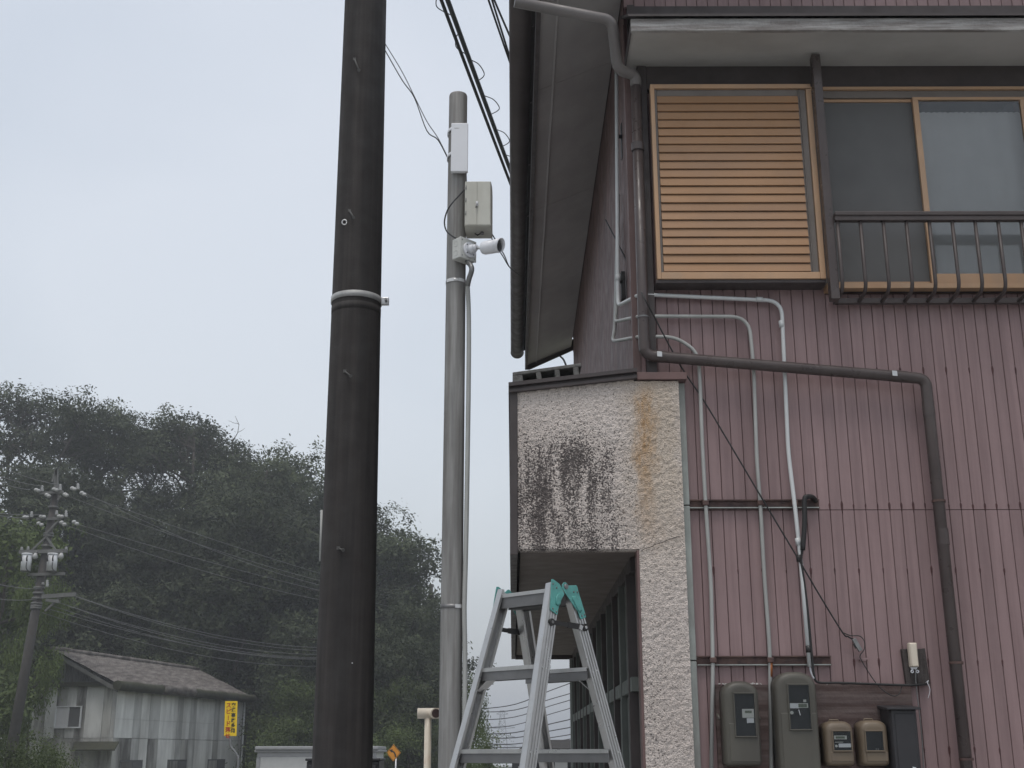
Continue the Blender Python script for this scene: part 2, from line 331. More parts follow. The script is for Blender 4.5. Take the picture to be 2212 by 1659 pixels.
def stucco_mat():
    m, n, b = nodes('stained_rough_stucco'); pos = pos_of(n)
    sx = N(n, 'ShaderNodeSeparateXYZ'); n.links.new(pos, sx.inputs[0]); X, Z = sx.outputs[0], sx.outputs[2]
    fine = tex(n, pos, 125, 2, 0.55)
    base = ramp(n, tex(n, pos, 3.0, 4), [(0.3, (0.61, 0.54, 0.495)), (0.7, (0.73, 0.655, 0.605))])
    base = mixc(n, ramp(n, fine, [(0.33, (0.42,)*3), (0.46, (0,)*3)]), base, (0.25, 0.21, 0.195))
    def rng(v, a, b_, c, d):      # trapezoid mask
        mr = N(n, 'ShaderNodeMapRange', interpolation_type='SMOOTHSTEP'); mr.inputs[1].default_value = a; mr.inputs[2].default_value = b_
        n.links.new(v, mr.inputs[0])
        m2 = N(n, 'ShaderNodeMapRange', interpolation_type='SMOOTHSTEP'); m2.inputs[1].default_value = c; m2.inputs[2].default_value = d
        m2.inputs[3].default_value = 1; m2.inputs[4].default_value = 0; n.links.new(v, m2.inputs[0])
        return math_(n, 'MULTIPLY', mr.outputs[0], m2.outputs[0])
    streak = ramp(n, tex(n, pos, 7.0, 6, 0.7, (1.7, 1, 0.38)), [(0.28, (0,)*3), (0.62, (1,)*3)])
    zone = math_(n, 'MULTIPLY', rng(X, -0.2, 0.0, 0.44, 0.70), rng(Z, 2.45, 2.60, 2.98, 3.34))
    core = math_(n, 'MULTIPLY', rng(X, 0.10, 0.18, 0.28, 0.46), rng(Z, 2.55, 2.75, 2.98, 3.25))
    lowz = math_(n, 'MULTIPLY', rng(X, 0.5, 0.63, 0.65, 0.80), rng(Z, 0.9, 1.5, 1.85, 2.35))
    amt = math_(n, 'ADD', math_(n, 'ADD', math_(n, 'MULTIPLY', zone, 0.30), math_(n, 'MULTIPLY', core, 0.12)), math_(n, 'MULTIPLY', lowz, 0.14))
    amt = math_(n, 'MULTIPLY', amt, math_(n, 'ADD', math_(n, 'MULTIPLY', streak, 0.95), 0.18))
    # dirt sits where the fine relief noise is low
    mold = N(n, 'ShaderNodeMapRange'); n.links.new(math_(n, 'SUBTRACT', math_(n, 'ADD', amt, 0.36), fine), mold.inputs[0])
    mold.inputs[1].default_value = 0.0; mold.inputs[2].default_value = 0.16
    c = mixc(n, math_(n, 'MULTIPLY', mold.outputs[0], 0.9), base, (0.06, 0.05, 0.05))
    wob = math_(n, 'MULTIPLY', math_(n, 'SUBTRACT', tex(n, pos, 9, 6, 0.7, (1, 1, 0.5)), 0.5), 0.22)
    Xw = math_(n, 'ADD', X, wob)
    rust = math_(n, 'MULTIPLY', rng(Xw, 0.60, 0.67, 0.69, 0.77), rng(Z, 2.45, 3.15, 3.3, 3.5))
    rust = math_(n, 'MULTIPLY', rust, math_(n, 'ADD', math_(n, 'MULTIPLY', tex(n, pos, 30, 5, 0.7, (1.6, 1, 0.5)), 1.5), -0.25))
    c = mixc(n, math_(n, 'MULTIPLY', rust, 1.35, True), c, (0.45, 0.24, 0.10))
    halo = math_(n, 'MULTIPLY', rng(Xw, 0.5, 0.7, 0.8, 0.95), rng(Z, 2.2, 3.0, 3.4, 3.6))
    c = mixc(n, math_(n, 'MULTIPLY', halo, 0.4), c, (0.5, 0.39, 0.25))
    n.links.new(c, b.inputs['Base Color']); b.inputs['Roughness'].default_value = 0.85
    b.inputs['Specular IOR Level'].default_value = 0.25
    bumpn(n, b, fine, 1.0, 0.02); return m
M['stucco'] = stucco_mat()

def leaf_mat(name, a, b_, c_):
    m, n, b = nodes(name); pos = pos_of(n)
    oi = N(n, 'ShaderNodeObjectInfo').outputs['Random']
    cc = ramp(n, tex(n, pos, 0.9, 4, 0.7), [(0.3, a), (0.5, b_), (0.72, c_)])
    hs = N(n, 'ShaderNodeHueSaturation'); n.links.new(cc, hs.inputs['Color'])
    n.links.new(math_(n, 'ADD', math_(n, 'MULTIPLY', oi, 0.8), 0.6), hs.inputs['Value'])
    n.links.new(hs.outputs[0], b.inputs['Base Color']); b.inputs['Roughness'].default_value = 0.65
    b.inputs['Specular IOR Level'].default_value = 0.2
    tl = N(n, 'ShaderNodeBsdfTranslucent'); n.links.new(hs.outputs[0], tl.inputs[0])
    mx = N(n, 'ShaderNodeMixShader'); mx.inputs[0].default_value = 0.22
    n.links.new(b.outputs[0], mx.inputs[1]); n.links.new(tl.outputs[0], mx.inputs[2])
    n.links.new(mx.outputs[0], n.nodes['Material Output'].inputs[0]); return m
M['leaf'] = leaf_mat('hill_foliage', (0.026,0.033,0.018), (0.052,0.064,0.034), (0.095,0.112,0.056))
M['leaf_b'] = leaf_mat('bright_foliage', (0.045,0.065,0.02), (0.075,0.1,0.034), (0.11,0.145,0.05))

# ================================================================== SETTING
g = MB(); xs = [-1500,-600,-150,-60,-30,-15,-5,0,5,15,30,60,150,600,1500]
ys = [-900,-400,-60,-20,-5,0,5,10,14,18,22,26,30,34,40,50,60,80,110,150,200,400,1200,2400]
g.add([(x, y, ground_z(x, y)) for y in ys for x in xs],
      [(j*15+i, j*15+i+1, (j+1)*15+i+1, (j+1)*15+i) for j in range(len(ys)-1) for i in range(14)], True)
ob = g.build('ground', M['grass'], None, kind='structure'); ob['label'] = 'rough grassy ground falling gently away behind the house'
rd = MB(); rows = [-30,-10,0,6,12,16,20,24,28,32,36,40,46]
rd.add([(x, y, ground_z(0, y)+0.012) for y in rows for x in (-8.5, 0.02)], [(2*i, 2*i+1, 2*i+3, 2*i+2) for i in range(len(rows)-1)])
ob = rd.build('road', M['concrete'], None, kind='structure'); ob['label'] = 'unseen concrete lane beside the pink house, made pale for bounce light'
yd = MB(); yd.box(0.05, 12, -30, 5.9, -0.2, 0.05)
ob = yd.build('pavement', M['concrete'], None, kind='structure'); ob['label'] = 'unseen paved yard in front of the pink house, made pale for bounce light'

def hill_z(x, y):
    base = [(-60,13.0),(-29,12.0),(-22,10.0),(-16,7.8),(-12,5.4),(-8,2.6),(-5,0.4),(-3,-1.5),(60,-2.5)]
    h = base[-1][1]
    for (a, ha), (b, hb) in zip(base, base[1:]):
        if a <= x <= b: h = ha+(hb-ha)*(x-a)/(b-a); break
    if x < -60: h = 13.0
    ys0 = 63 if x < -10.5 else 57
    t = min(max((y-ys0)/(76-ys0), 0), 1); t = t*t*(3-2*t)
    t2 = min(max((y-80)/35, 0), 1); t2 = t2*t2*(3-2*t2)
    return ground_z(x, y)-0.6 + (h+2.0)*t*(1-0.75*t2) + 0.5*noise.noise(Vector((x*0.2, y*0.2, 0)))
hx = np.linspace(-75, 4, 70); hy = np.linspace(55, 125, 50)
h = MB(); h.add([(x, y, hill_z(x, y)) for y in hy for x in hx],
                [(j*70+i, j*70+i+1, (j+1)*70+i+1, (j+1)*70+i) for j in range(49) for i in range(69)], True)
ob = h.build('hill', M['hillsoil'], None, kind='structure'); ob['label'] = 'steep wooded hillside behind the old warehouse'
fh = MB()
fx = np.linspace(-900, 1400, 60)
prof = [11+7*noise.noise(Vector((x*0.004, 3, 0)))+3*noise.noise(Vector((x*0.015, 7, 0))) for x in fx]
fh.add([(x, 1500, -6) for x in fx]+[(x, 1560, p-8) for x, p in zip(fx, prof)]+[(x, 1700, -6) for x in fx],
       [(j*60+i, j*60+i+1, (j+1)*60+i+1, (j+1)*60+i) for j in range(2) for i in range(59)], True)
ob = fh.build('far_hills', M['farhill'], None, kind='structure'); ob['label'] = 'low wooded hills on the far horizon'

# ================================================================== PINK HOUSE
FY = 6.2                                   # front face of the siding
PIT, G0 = 0.0606, 1.0097                   # siding pitch and one groove
ZJ = 2.783
HX0, HX1, HY1 = 0.645, 6.4, 12.3
house = empty('house', (3.4, 9.2, 0), 'two storey house with pink metal siding, stucco canopy and brown eaves', 'house')
# --- front wall: backing with window opening, then siding strips
WX0, WX1, WZ0, WZ1 = 1.70, 2.88, 3.97, 5.17
fw = MB(); yb0, yb1 = FY+0.014, FY+0.14
fw.box(HX0+0.004, WX0, yb0, yb1, 0, 5.86); fw.box(WX1, HX1, yb0, yb1, 0, 5.86)
fw.box(WX0, WX1, yb0, yb1, 0, WZ0); fw.box(WX0, WX1, yb0, yb1, WZ1, 5.86)
fw.prism([(HX0+0.004, 5.86), (HX1, 5.86), (HX1, 6.0), (3.5, 6.95), (HX0+0.004, 5.88)], (0, yb0, 0), (1,0,0), (0,0,1), (0,0.12,0))
front = fw.build('front_wall', M['pink_dark'], house)
sm = MB(); ww = PIT-0.0022
prof = [(0,.0145),(0,.003),(.0018,0),(ww-.0018,0),(ww,.003),(ww,.0145)]
sm.prism(prof, (0,0,0), (1,0,0), (0,1,0), (0,0,1))
strip_me = sm.mesh('siding_strip'); strip_me.materials.append(M['pink'])
kx = [G0+PIT*k for k in range(-6, 89)]
for x in kx:
    x0 = x+0.0011; mid = x0+ww/2
    def st(z0, z1, dy=0.0): inst('siding_strip', strip_me, (x0, FY+dy, z0), front, (1, 1, z1-z0))
    if mid > 0.90: st(0.12, ZJ-0.002)
    lo = ZJ+0.002 if mid > 0.90 else 3.49
    hi = 3.95 if (WX0-0.02 < mid < WX1+0.02) else 5.16
    st(lo, hi, 0.0006)
    st(P(1700, 15.5, FY).z+.001, 5.86+0.38*(min(mid, 7.0-mid)-0.645), 0.0006)
nm = MB(); nm.loft([[(x*.0045*s, -y, z*.012*s-(1-s)*.004) for x, z in ((0,-1.8),(.8,-.6),(1,.4),(.6,1),(0,1.2),(-.6,1),(-1,.4),(-.8,-.6))] for s, y in ((1,0.0),(.8,.0025))])
nail_me = nm.mesh('nail'); nail_me.materials.append(M['rust_red'])
rnd = random.Random(3)
for row, step, ph in ((800, 2, 1), (1093, 1, 0), (1232, 2, 0), (1430, 2, 1), (1620, 2, 0)):
    z = P(1900, row, FY).z
    for k, x in enumerate(kx[:55]):
        if k % step != ph or x < 0.95 or (row in (800, 1093) and x < 1.57): continue
        s = rnd.uniform(0.8, 1.6)
        inst('nail', nail_me, (x+rnd.uniform(-.001,.001), FY+0.001, z+rnd.uniform(-.004,.004)), front, (s, 1, s*rnd.uniform(.7,1.3)))
MB().box(0.905, HX1, FY+0.004, FY+0.0143, ZJ-0.0018, ZJ+0.0018).build('joint_strip', M['rust_red'], front)
# --- side wall with fine grooves (too narrow from here to pick apart), back and right walls
sw = MB(); y = FY+0.004
while y < HY1:
    sw.add([(HX0, y+.0025, 2.6), (HX0, y+PIT-.0025, 2.6), (HX0, y+PIT-.0025, 5.83), (HX0, y+.0025, 5.83)], [(0,3,2,1)])
    sw.add([(HX0, y+PIT-.0025, 2.6), (HX0+.006, y+PIT, 2.6), (HX0, y+PIT+.0025, 2.6), (HX0, y+PIT-.0025, 5.83), (HX0+.006, y+PIT, 5.83), (HX0, y+PIT+.0025, 5.83)], [(0,3,4,1),(1,4,5,2)])
    y += PIT
sw.box(HX0+.008, HX0+0.1, FY+0.16, HY1, 0, 5.83)
sw.build('side_wall', M['sidewall'], house)
MB().box(HX0+0.1, HX1, HY1-0.1, HY1, 0, 5.9).build('back_wall', M['sidewall'], house)
MB().box(HX1-0.1, HX1, FY+0.15, HY1-0.1, 0, 5.9).build('right_wall', M['sidewall'], house)
ct = MB(); ct.box(HX0-0.006, HX0+0.002, FY-0.004, FY+0.05, 3.49, 5.6); ct.box(HX0+0.0025, HX0+0.035, FY-0.006, FY-0.0005, 3.49, 5.31)
ct.build('corner_trim', M['sidewall'], house)
# --- dark vertical strip between the downpipe and the shutter box
MB().box(0.706, 0.758, FY-0.045, FY-0.001, 3.492, 5.31).build('corner_strip', M['darkbrown'], house, bevel=0.003)
# --- roof, eave, gutter
EX, EZ, WZ = 0.17, 5.585, 5.79            # outer edge, its height, height at the wall
rf = MB(); YA, YB = 5.88, 12.62
rf.prism([(0.10, 5.735), (3.5, 7.05), (6.95, 5.735), (6.95, 5.80), (3.5, 7.12), (0.10, 5.80)], (0, YA, 0), (1,0,0), (0,0,1), (0, YB-YA, 0))
rf.build('roof', M['tile'], house)
ev = MB(); n_ = 9
eave = MB().box(EX-0.03, EX-0.004, YA, YB, EZ-0.03, 5.735).build('eave', M['darkbrown'], house)
sy = [YA, 6.9, 8.7, 10.5, YB]
for a, b in zip(sy, sy[1:]):
    MB().prism([(EX-0.003, EZ), (HX0-0.008, WZ), (HX0-0.008, WZ+0.012), (EX-0.003, EZ+0.012)], (0, a+0.002, 0), (1,0,0), (0,0,1), (0, b-a-0.004, 0)).build('soffit_board', M['soffit'], eave)
MB().bar((EX+0.09, YA, EZ+0.036), (EX+0.09, YB, EZ+0.036), 0.012, 0.008).build('soffit_batten', M['soffit'], eave)
MB().prism([(EX-0.03, EZ-0.045), (EX+0.02, EZ-0.045), (HX0+0.02, WZ-0.03), (HX0+0.02, WZ+0.09), (EX-0.03, 5.735)], (0, YB+0.001, 0), (1,0,0), (0,0,1), (0, 0.025, 0)).build('verge_board', M['darkbrown'], eave)
gt = MB(); GC = (0.057, 5.775); GR = 0.07; ring_o = []; 
for k in range(13):
    q = math.pi*(1+k/12); ring_o.append((GC[0]+GR*math.cos(q), GC[1]+GR*math.sin(q)))
for k in range(12, -1, -1):
    q = math.pi*(1+k/12); ring_o.append((GC[0]+(GR-.004)*math.cos(q), GC[1]+(GR-.004)*math.sin(q)))
gt.loft([[(x, yy, z-(yy-6)*0.004) for x, z in ring_o] for yy in (5.9, 12.66)], True)
gut = gt.build('gutter', M['brown'], house)
MB().prism([(GC[0]+(GR+.003)*math.cos(math.pi*(1+k/12)), GC[1]-.027+(GR+.003)*math.sin(math.pi*(1+k/12))) for k in range(13)], (0, 12.661, 0), (1,0,0), (0,0,1), (0,0.012,0)).build('end_cap', M['brown'], gut)
for yy in np.arange(6.4, 12.6, 0.9):
    MB().bar((0.125, yy, 5.725), (EX-0.02, yy, 5.735), 0.018, 0.004).build('gutter_hook', M['darkbrown'], gut)
# --- window hood
HZ, HY0 = 5.315, 5.79
hood = MB().box(HX0, HX1+0.3, HY0+0.03, FY+0.012, HZ, HZ+0.014).build('window_hood', M['hoodsoffit'], house)
MB().box(HX0-0.004, HX1+0.3, HY0, HY0+0.026, HZ-0.012, HZ+0.062).build('fascia_board', M['oldwood'], hood, bevel=0.003)
MB().box(HX0-0.004, HX0+0.0, HY0+0.03, FY+0.01, HZ-0.012, HZ+0.05).build('end_board', M['darkbrown'], hood)
hr = MB(); hr.prism([(HY0-0.02, HZ+0.064), (FY-0.002, 5.64), (FY-0.002, 5.66), (HY0-0.02, HZ+0.078)], (HX0-0.02, 0, 0), (0,1,0), (0,0,1), (HX1-HX0+0.3, 0, 0))
hr.build('hood_roof', M['darkbrown'], hood)
ZFL = P(1700, 15.5, FY).z
MB().box(HX0+0.03, HX1, FY-0.012, FY+0.012, 5.62, ZFL).build('wall_flashing', M['darkbrown'], hood)
MB().box(HX0+0.02, HX0+0.06, FY-0.02, FY+0.013, 5.32, ZFL+.004).build('flashing_end', M['darkbrown'], hood)
MB().box(0.76, HX1, FY-0.03, FY+0.012, 5.172, HZ-0.001).build('lintel_board', M['darkbrown'], house)
# --- shutter box
SX0, SX1, SZ0, SZ1, SYf = 0.768, 1.658, 3.995, 5.150, 6.08
box = MB(); box.box(SX0+.012, SX1-.012, SYf+0.03, FY+0.012, SZ0+.004, SZ1-.004)
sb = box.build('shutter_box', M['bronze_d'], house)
def fr(x0, x1, z0, z1, y0=SYf, y1=SYf+0.05, m='bronze_l', nm='frame_bar'):
    MB().box(x0, x1, y0, y1, z0, z1).build(nm, M[m], sb, bevel=0.002)
fr(SX0, SX0+0.022, SZ0, SZ1); fr(SX1-0.03, SX1, SZ0, SZ1-0.03)
fr(SX0+0.0225, SX1-0.002, SZ1-0.026, SZ1); fr(SX0+0.0225, SX1-0.0305, SZ0, SZ0+0.038)
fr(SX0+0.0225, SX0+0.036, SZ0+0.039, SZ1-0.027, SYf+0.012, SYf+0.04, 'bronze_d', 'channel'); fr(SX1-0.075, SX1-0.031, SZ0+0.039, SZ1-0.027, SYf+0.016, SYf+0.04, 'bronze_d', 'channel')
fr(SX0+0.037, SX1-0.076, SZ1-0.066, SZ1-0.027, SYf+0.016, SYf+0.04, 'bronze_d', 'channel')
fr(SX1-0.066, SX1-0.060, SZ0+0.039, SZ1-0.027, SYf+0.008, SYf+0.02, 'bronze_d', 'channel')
nS = 21; za, zb = SZ0+0.040, SZ1-0.068; sp = (zb-za)/nS
sl = MB(); Ls = (SX1-0.0765)-(SX0+0.0365)
sl.prism([(0.0, 0.0), (0.010, -0.002), (0.020, sp*0.87), (0.013, sp*0.91), (0.008, sp*0.87)], (0,0,0), (0,1,0), (0,0,1), (Ls,0,0))
sl_me = sl.mesh('slat'); sl_me.materials.append(M['bronze'])
for k in range(nS):
    inst('slat', sl_me, (SX0+0.0365, SYf+0.002+rnd.uniform(-.0008,.0008), za+sp*k+0.004), sb)
MB().box(SX0-0.006, SX1+0.0, SYf+0.01, FY+0.012, SZ0-0.018, SZ0-0.001).build('sill', M['darkbrown'], sb)
# --- window behind the railing
wn = MB(); wn.box(WX0-0.03, WX1+0.03, FY-0.055, FY+0.012, WZ1-0.018, WZ1-0.001)
win = wn.build('window', M['bronze_l'], house)
MB().box(WX0-0.03, WX1+0.03, FY-0.04, FY+0.012, WZ1-0.062, WZ1-0.019).build('head_channel', M['bronze_d'], win)
MB().box(WX0-0.03, WX1+0.03, FY-0.075, FY+0.012, WZ0-0.012, WZ0+0.016).build('sill', M['bronze_l'], win, bevel=0.002)
MB().box(WX0-0.04, WX0-0.004, FY-0.05, FY+0.012, WZ0+0.0165, WZ1-0.063).build('jamb', M['bronze_d'], win)
MB().box(WX1+0.004, WX1+0.04, FY-0.05, FY+0.012, WZ0+0.0165, WZ1-0.063).build('jamb', M['bronze_d'], win)
def sash(x0, x1, y0, lo_h, st_w, pane_m, nm, zlo=WZ0+0.017, zhi=WZ1-0.064):
    s = MB(); y1 = y0+0.022
    s.box(x0, x1, y0, y1, zlo, zlo+lo_h); s.box(x0, x1, y0, y1, zhi-0.016, zhi)
    s.box(x0, x0+st_w, y0+.001, y1-.001, zlo+lo_h, zhi-0.016); s.box(x1-st_w, x1, y0+.001, y1-.001, zlo+lo_h, zhi-0.016)
    s.build(nm+'_frame', M['bronze_l'], win)
    MB().box(x0+st_w, x1-st_w, y0+0.009, y0+0.013, zlo+lo_h, zhi-0.016).build(nm+'_pane', M[pane_m], win)
sash(1.690, 2.262, FY-0.026, 0.026, 0.02, 'screen', 'screen')
sash(2.238, 2.866, FY-0.050, 0.062, 0.03, 'glass', 'glass')
cu = MB(); nn = 60
for k in range(nn+1):
    x = 2.25+0.62*k/nn; yy = FY+0.03+0.0015*math.sin(k*0.7)
    cu.v += [(x, yy, 3.98), (x, yy, 5.055+0.004*math.sin(k*2.1))]
cu.f = [(2*i, 2*i+2, 2*i+3, 2*i+1) for i in range(nn)]; cu.sm = [True]*nn
cu.build('curtain', M['curtain'], win)
rm = MB(); rm.box(1.62, 2.95, FY+1.4, FY+1.42, 3.8, 5.3); rm.box(1.60, 1.62, FY+.145, FY+1.4, 3.8, 5.3); rm.box(2.95, 2.97, FY+.145, FY+1.4, 3.8, 5.3); rm.box(1.6, 2.97, FY+.145, FY+1.4, 3.78, 3.8); rm.box(1.6, 2.97, FY+.145, FY+1.4, 5.3, 5.32)
rm.build('room_lining', M['room'], win)
# --- railing
RY = 6.0; rl = MB().box(1.705, 4.2, RY-0.012, RY+0.024, 4.288, 4.312).build('railing', M['brown'], house, bevel=0.002)
MB().box(1.705, 4.2, RY-0.018, RY+0.03, 4.3125, 4.338).build('top_rail', M['brown'], rl, bevel=0.006)
MB().box(1.660, 1.706, RY+0.02, RY+0.075, 3.86, 5.3).build('side_post', M['brown_pipe'], rl, bevel=0.003)
MB().box(1.707, 4.2, FY-0.05, FY-0.025, 3.882, 3.912).build('bottom_rail', M['brown'], rl, bevel=0.002)
MB().box(1.707, 4.2, FY-0.024, FY-0.001, 3.955, 3.957).build('drip_edge', M['darkbrown'], rl)
x = P(3072/1.8517+600/2.16/1.8517, 474.7, RY).x
while x < 4.15:
    b = MB(); pth = bend([(x, RY+0.006, 4.29), (x, RY+0.006, 3.90), (x, FY-0.036, 3.892)], 0.06, 6)
    b.tube(pth, 0.0102, 8); b.build('bar', M['brown'], rl); x += 0.1212
# --- stucco canopy and column
STY, CZ0, CXa, CXb, KX1 = 6.13, 2.575, 0.028, 0.631, 0.862
def ctop(x): return 3.385+(x-CXa)/(CXb-CXa)*0.070
def relief(x, z):
    v = Vector((x*62, z*62, 1.7)); a = noise.noise(v); b = noise.noise(v*2.3)
    return -(max(a, -0.2)*0.0075+b*0.003)
def sheet(x0, x1, zl, zt, nx, nz, y):
    m = MB(); vs = []
    for j in range(nz+1):
        for i in range(nx+1):
            x = x0+(x1-x0)*i/nx; z1 = zt(x); z = zl+(z1-zl)*j/nz
            vs.append((x, y+relief(x, z), z))
    fs = [(j*(nx+1)+i, j*(nx+1)+i+1, (j+1)*(nx+1)+i+1, (j+1)*(nx+1)+i) for j in range(nz) for i in range(nx)]
    return m.add(vs, fs, True)
can = sheet(CXa, CXb, CZ0, ctop, 110, 150, STY).build('canopy', M['stucco'], house)
MB().prism([(CXa+.001, CZ0-.006), (CXb, CZ0-.006), (CXb, 3.45), (CXa+.001, 3.38)], (0, STY+0.008, 0), (1,0,0), (0,0,1), (0, 0.06, 0)).build('face_backing', M['stucco'], can)
clm = sheet(CXb, KX1, 0, lambda x: 3.447, 42, 560, STY).build('column', M['stucco'], house)
MB().box(CXb, KX1, STY+0.008, FY+0.012, 0, 3.445).build('column_core', M['stucco'], clm)
MB().box(CXb-0.012, CXb-0.0005, STY-0.002, STY+0.10, 0, CZ0-0.007).build('edge_trim', M['sidewall'], clm)
for a, b in ((6.205, 7.1), (7.106, 8.6), (8.606, 10.4), (10.406, 13.05)):
    MB().box(CXa+.012, CXb-.001, a, b, CZ0, CZ0+0.012).build('soffit_panel', M['porchsoffit'], can, bevel=0.002)
MB().box(-0.012, CXa-0.001, STY-0.012, 13.2, CZ0-0.03, 3.40).build('side_fascia', M['darkbrown'], can, bevel=0.003)
MB().box(CXa, CXb, 13.06, 13.12, CZ0-0.04, 3.4).build('end_beam', M['darkbrown'], can)
cp = MB()
for zz, th, ov in ((0.0, 0.016, 0.03), (0.0165, 0.014, 0.016), (0.031, 0.02, 0.04)):
    cp.prism([(-0.018, ctop(-0.018)+zz), (CXb+0.015, ctop(CXb+.015)+zz), (CXb+0.015, ctop(CXb+.015)+zz+th), (-0.018, ctop(-.018)+zz+th)], (0, STY-ov, 0), (1,0,0), (0,0,1), (0, 7.0, 0))
cp.build('cap_flashing', M['darkbrown'], can)
MB().box(CXb+0.0155, 0.905, STY-0.02, FY-0.001, 3.452, 3.490).build('top_flashing', M['sidewall'], clm, bevel=0.002)
tm = MB()
for a, b in ((0, 1.28), (1.285, 2.03), (2.035, 2.80), (2.805, 3.449)):
    tm.box(KX1+0.002, 0.899, FY-0.03, FY-0.001, a, b)
tm.build('edge_strip', M['galv'], clm, bevel=0.004)
# porch wall under the canopy: posts, rails, panels
pw = MB().box(CXb+0.012, CXb+0.03, FY+0.15, 12.9, 0, CZ0-0.002).build('porch_wall', M['porch'], house)
MB().box(CXb-0.03, CXb+0.011, FY+0.2, 12.85, 1.90, 1.97).build('rail', M['porch'], pw)
MB().box(CXb-0.02, CXb+0.011, FY+0.2, 12.85, 2.50, 2.572).build('rail', M['darkbrown'], pw)
for k, yy in enumerate(np.arange(6.5, 12.8, 0.48)):
    MB().box(CXb-0.035, CXb+0.0115, yy, yy+0.055, 0, 2.499).build('post', M['porch' if k % 2 else 'darkbrown'], pw)
    MB().box(CXb-0.004, CXb+0.0118, yy+0.07, yy+0.465, 1.98, 2.49).build('panel', M['porch'], pw)
    MB().box(CXb-0.010, CXb+0.0118, yy+0.07, yy+0.25, 0.1, 1.89).build('panel', M['porch'], pw)
    MB().box(CXb-0.004, CXb+0.0118, yy+0.255, yy+0.465, 0.1, 1.89).build('panel', M['porch'], pw)
MB().box(CXb-0.05, CXb+0.03, 12.86, 12.93, 0, 2.53).build('end_post', M['galv'], pw)
# --- downpipe
DY = 6.12; r_ = 0.0295
dp0 = [P(1112, 4, 5.87), P(1322, 44, 5.95), P(1334, 150, 6.06), P(1376, 176, DY)]
A = Vector((0.690, DY, P(1388, 768, DY).z)); Bq = P(1952, 814, DY); Cq = Vector((2.14, DY, Bq.z-0.012)); Dn = Vector((2.15, DY, 0.1))
top = Vector((0.694, DY, P(1376, 170, DY).z))
dpm = MB(); dpm.tube(bend([top, A, Bq+Vector((0.02,0,-0.002)), Cq, Dn], 0.055, 7), r_, 16)
dpipe = dpm.build('downpipe', M['brown_pipe'], house)
MB().tube(bend([dp0[0], dp0[1], dp0[2], top+Vector((0,0,0.02)), top-Vector((0,0,0.05))], 0.05, 7), 0.031, 14).build('upper_bend', M['upipe'], dpipe)
def collar(p, d, r=r_+0.0016, L=0.03, m='brown_pipe', nm='collar'):
    d = Vector(d).normalized(); MB().cyl(Vector(p)-d*L/2, Vector(p)+d*L/2, r, n=18, caps=False).build(nm, M[m], dpipe)
dirp = (Bq-A).normalized()
collar(A+Vector((0.003,0,0.05)), (0,0,1), L=0.05); collar(A+dirp*0.075, dirp, L=0.06); collar(Bq-dirp*0.02, dirp, L=0.07)
collar(Cq+Vector((0,0,-0.16)), (0,0,1), r_+.0018, 0.08); collar(Vector((2.145, DY, P(2013,1160,DY).z)), (0,0,1), r_+.0018, 0.08)
for pz in (P(1388, 318, DY).z,):
    collar((0.692, DY, pz), (0,0,1), r_+.005, 0.045, 'brown', 'joint_ring')
for p, d in (((2.143, DY, P(2010,1083,DY).z), (0,0,1)), ((2.147, DY, P(2050,1432,DY).z), (0,0,1)), ((2.149, DY, P(2078,1640,DY).z), (0,0,1))):
    collar(p, d, r_+.005, 0.012, 'rusty', 'clip')
    MB().bar((p[0]+r_, DY+0.01, p[2]), (p[0]+r_+0.012, FY-0.001, p[2]), 0.012, 0.012).build('clip_foot', M['rusty'], dpipe)
collar(A+Vector((0,0,0.21)), (0,0,1), r_+.003, 0.008, 'steel_d', 'wire_tie')
for q in (A+dirp*0.075, Bq-dirp*0.055):
    MB().obox(q+Vector((0,-r_-0.004,0.004)), dirp*0.013, (0,0.0015,0), (0,0,0.014)).build('bright_patch', M['steel'], dpipe, bevel=0.001)

# ================================================================== THINGS ON THE HOUSE FRONT
CYY = 6.165
def Q(pts, Y=CYY): return [P(a, b, Y) for a, b in pts]
def pipe_thing(name, pts, r, m, label, cat, rb=0.09, n=10, group=None, sm_=False):
    o = MB().tube(smooth_path(pts, 5) if sm_ else bend(pts, rb, 8), r, n).build(name, M[m], None)
    return tag(o, label, cat, group)
grp = 'conduits bending down the pink wall'
c1 = [P(1331, 90, 6.45), P(1335, 640, 6.45), P(1336, 660, 6.42), P(1380, 637, CYY), P(1410, 637, CYY), P(1688, 650, CYY)]
X1 = P(1688, 690, CYY).x
c1 += [Vector((X1, CYY, P(1690, 770, CYY).z)), P(1703, 980, CYY), P(1718, 1100, CYY-.02), P(1731, 1225, CYY-.02), P(1749, 1440, CYY-.015)]
o1 = empty('conduit', P(1749, 1440, CYY), 'light grey conduit, the outermost and brightest of three bending down the pink wall', 'conduit', grp)
MB().tube(bend(c1[:6]+c1[6:], 0.085, 8), 0.0105, 12).build('pipe', M['conduit_l'], o1)
for q, d in ((P(1688, 700, CYY), (0,0,1)), (P(1640, 647, CYY), (1,0,-.03)), (P(1335, 600, 6.45), (0,0,1)), (P(1724,1170,CYY-.02), (.1,0,-1))):
    dv = Vector(d).normalized(); MB().cyl(q-dv*.018, q+dv*.018, 0.0135, n=14).build('coupling', M['conduit_l'], o1)
MB().cyl(P(1746, 1395, CYY-.015), P(1747, 1410, CYY-.015), 0.0145, n=12).build('tape_band', M['black'], o1)
MB().cyl(P(1725, 1199, CYY-.02), P(1727, 1213, CYY-.02), 0.0145, n=12).build('tape_band', M['black'], o1)
MB().tube([P(1749, 1436, CYY-.015), P(1752, 1452, CYY-.01), P(1758, 1466, CYY-.03)], 0.005, 8).build('cable_tail', M['paper'], o1)
o2 = empty('conduit', P(1668, 1680, CYY), 'grey conduit, middle of three bending down the pink wall behind the tallest meter', 'conduit', grp)
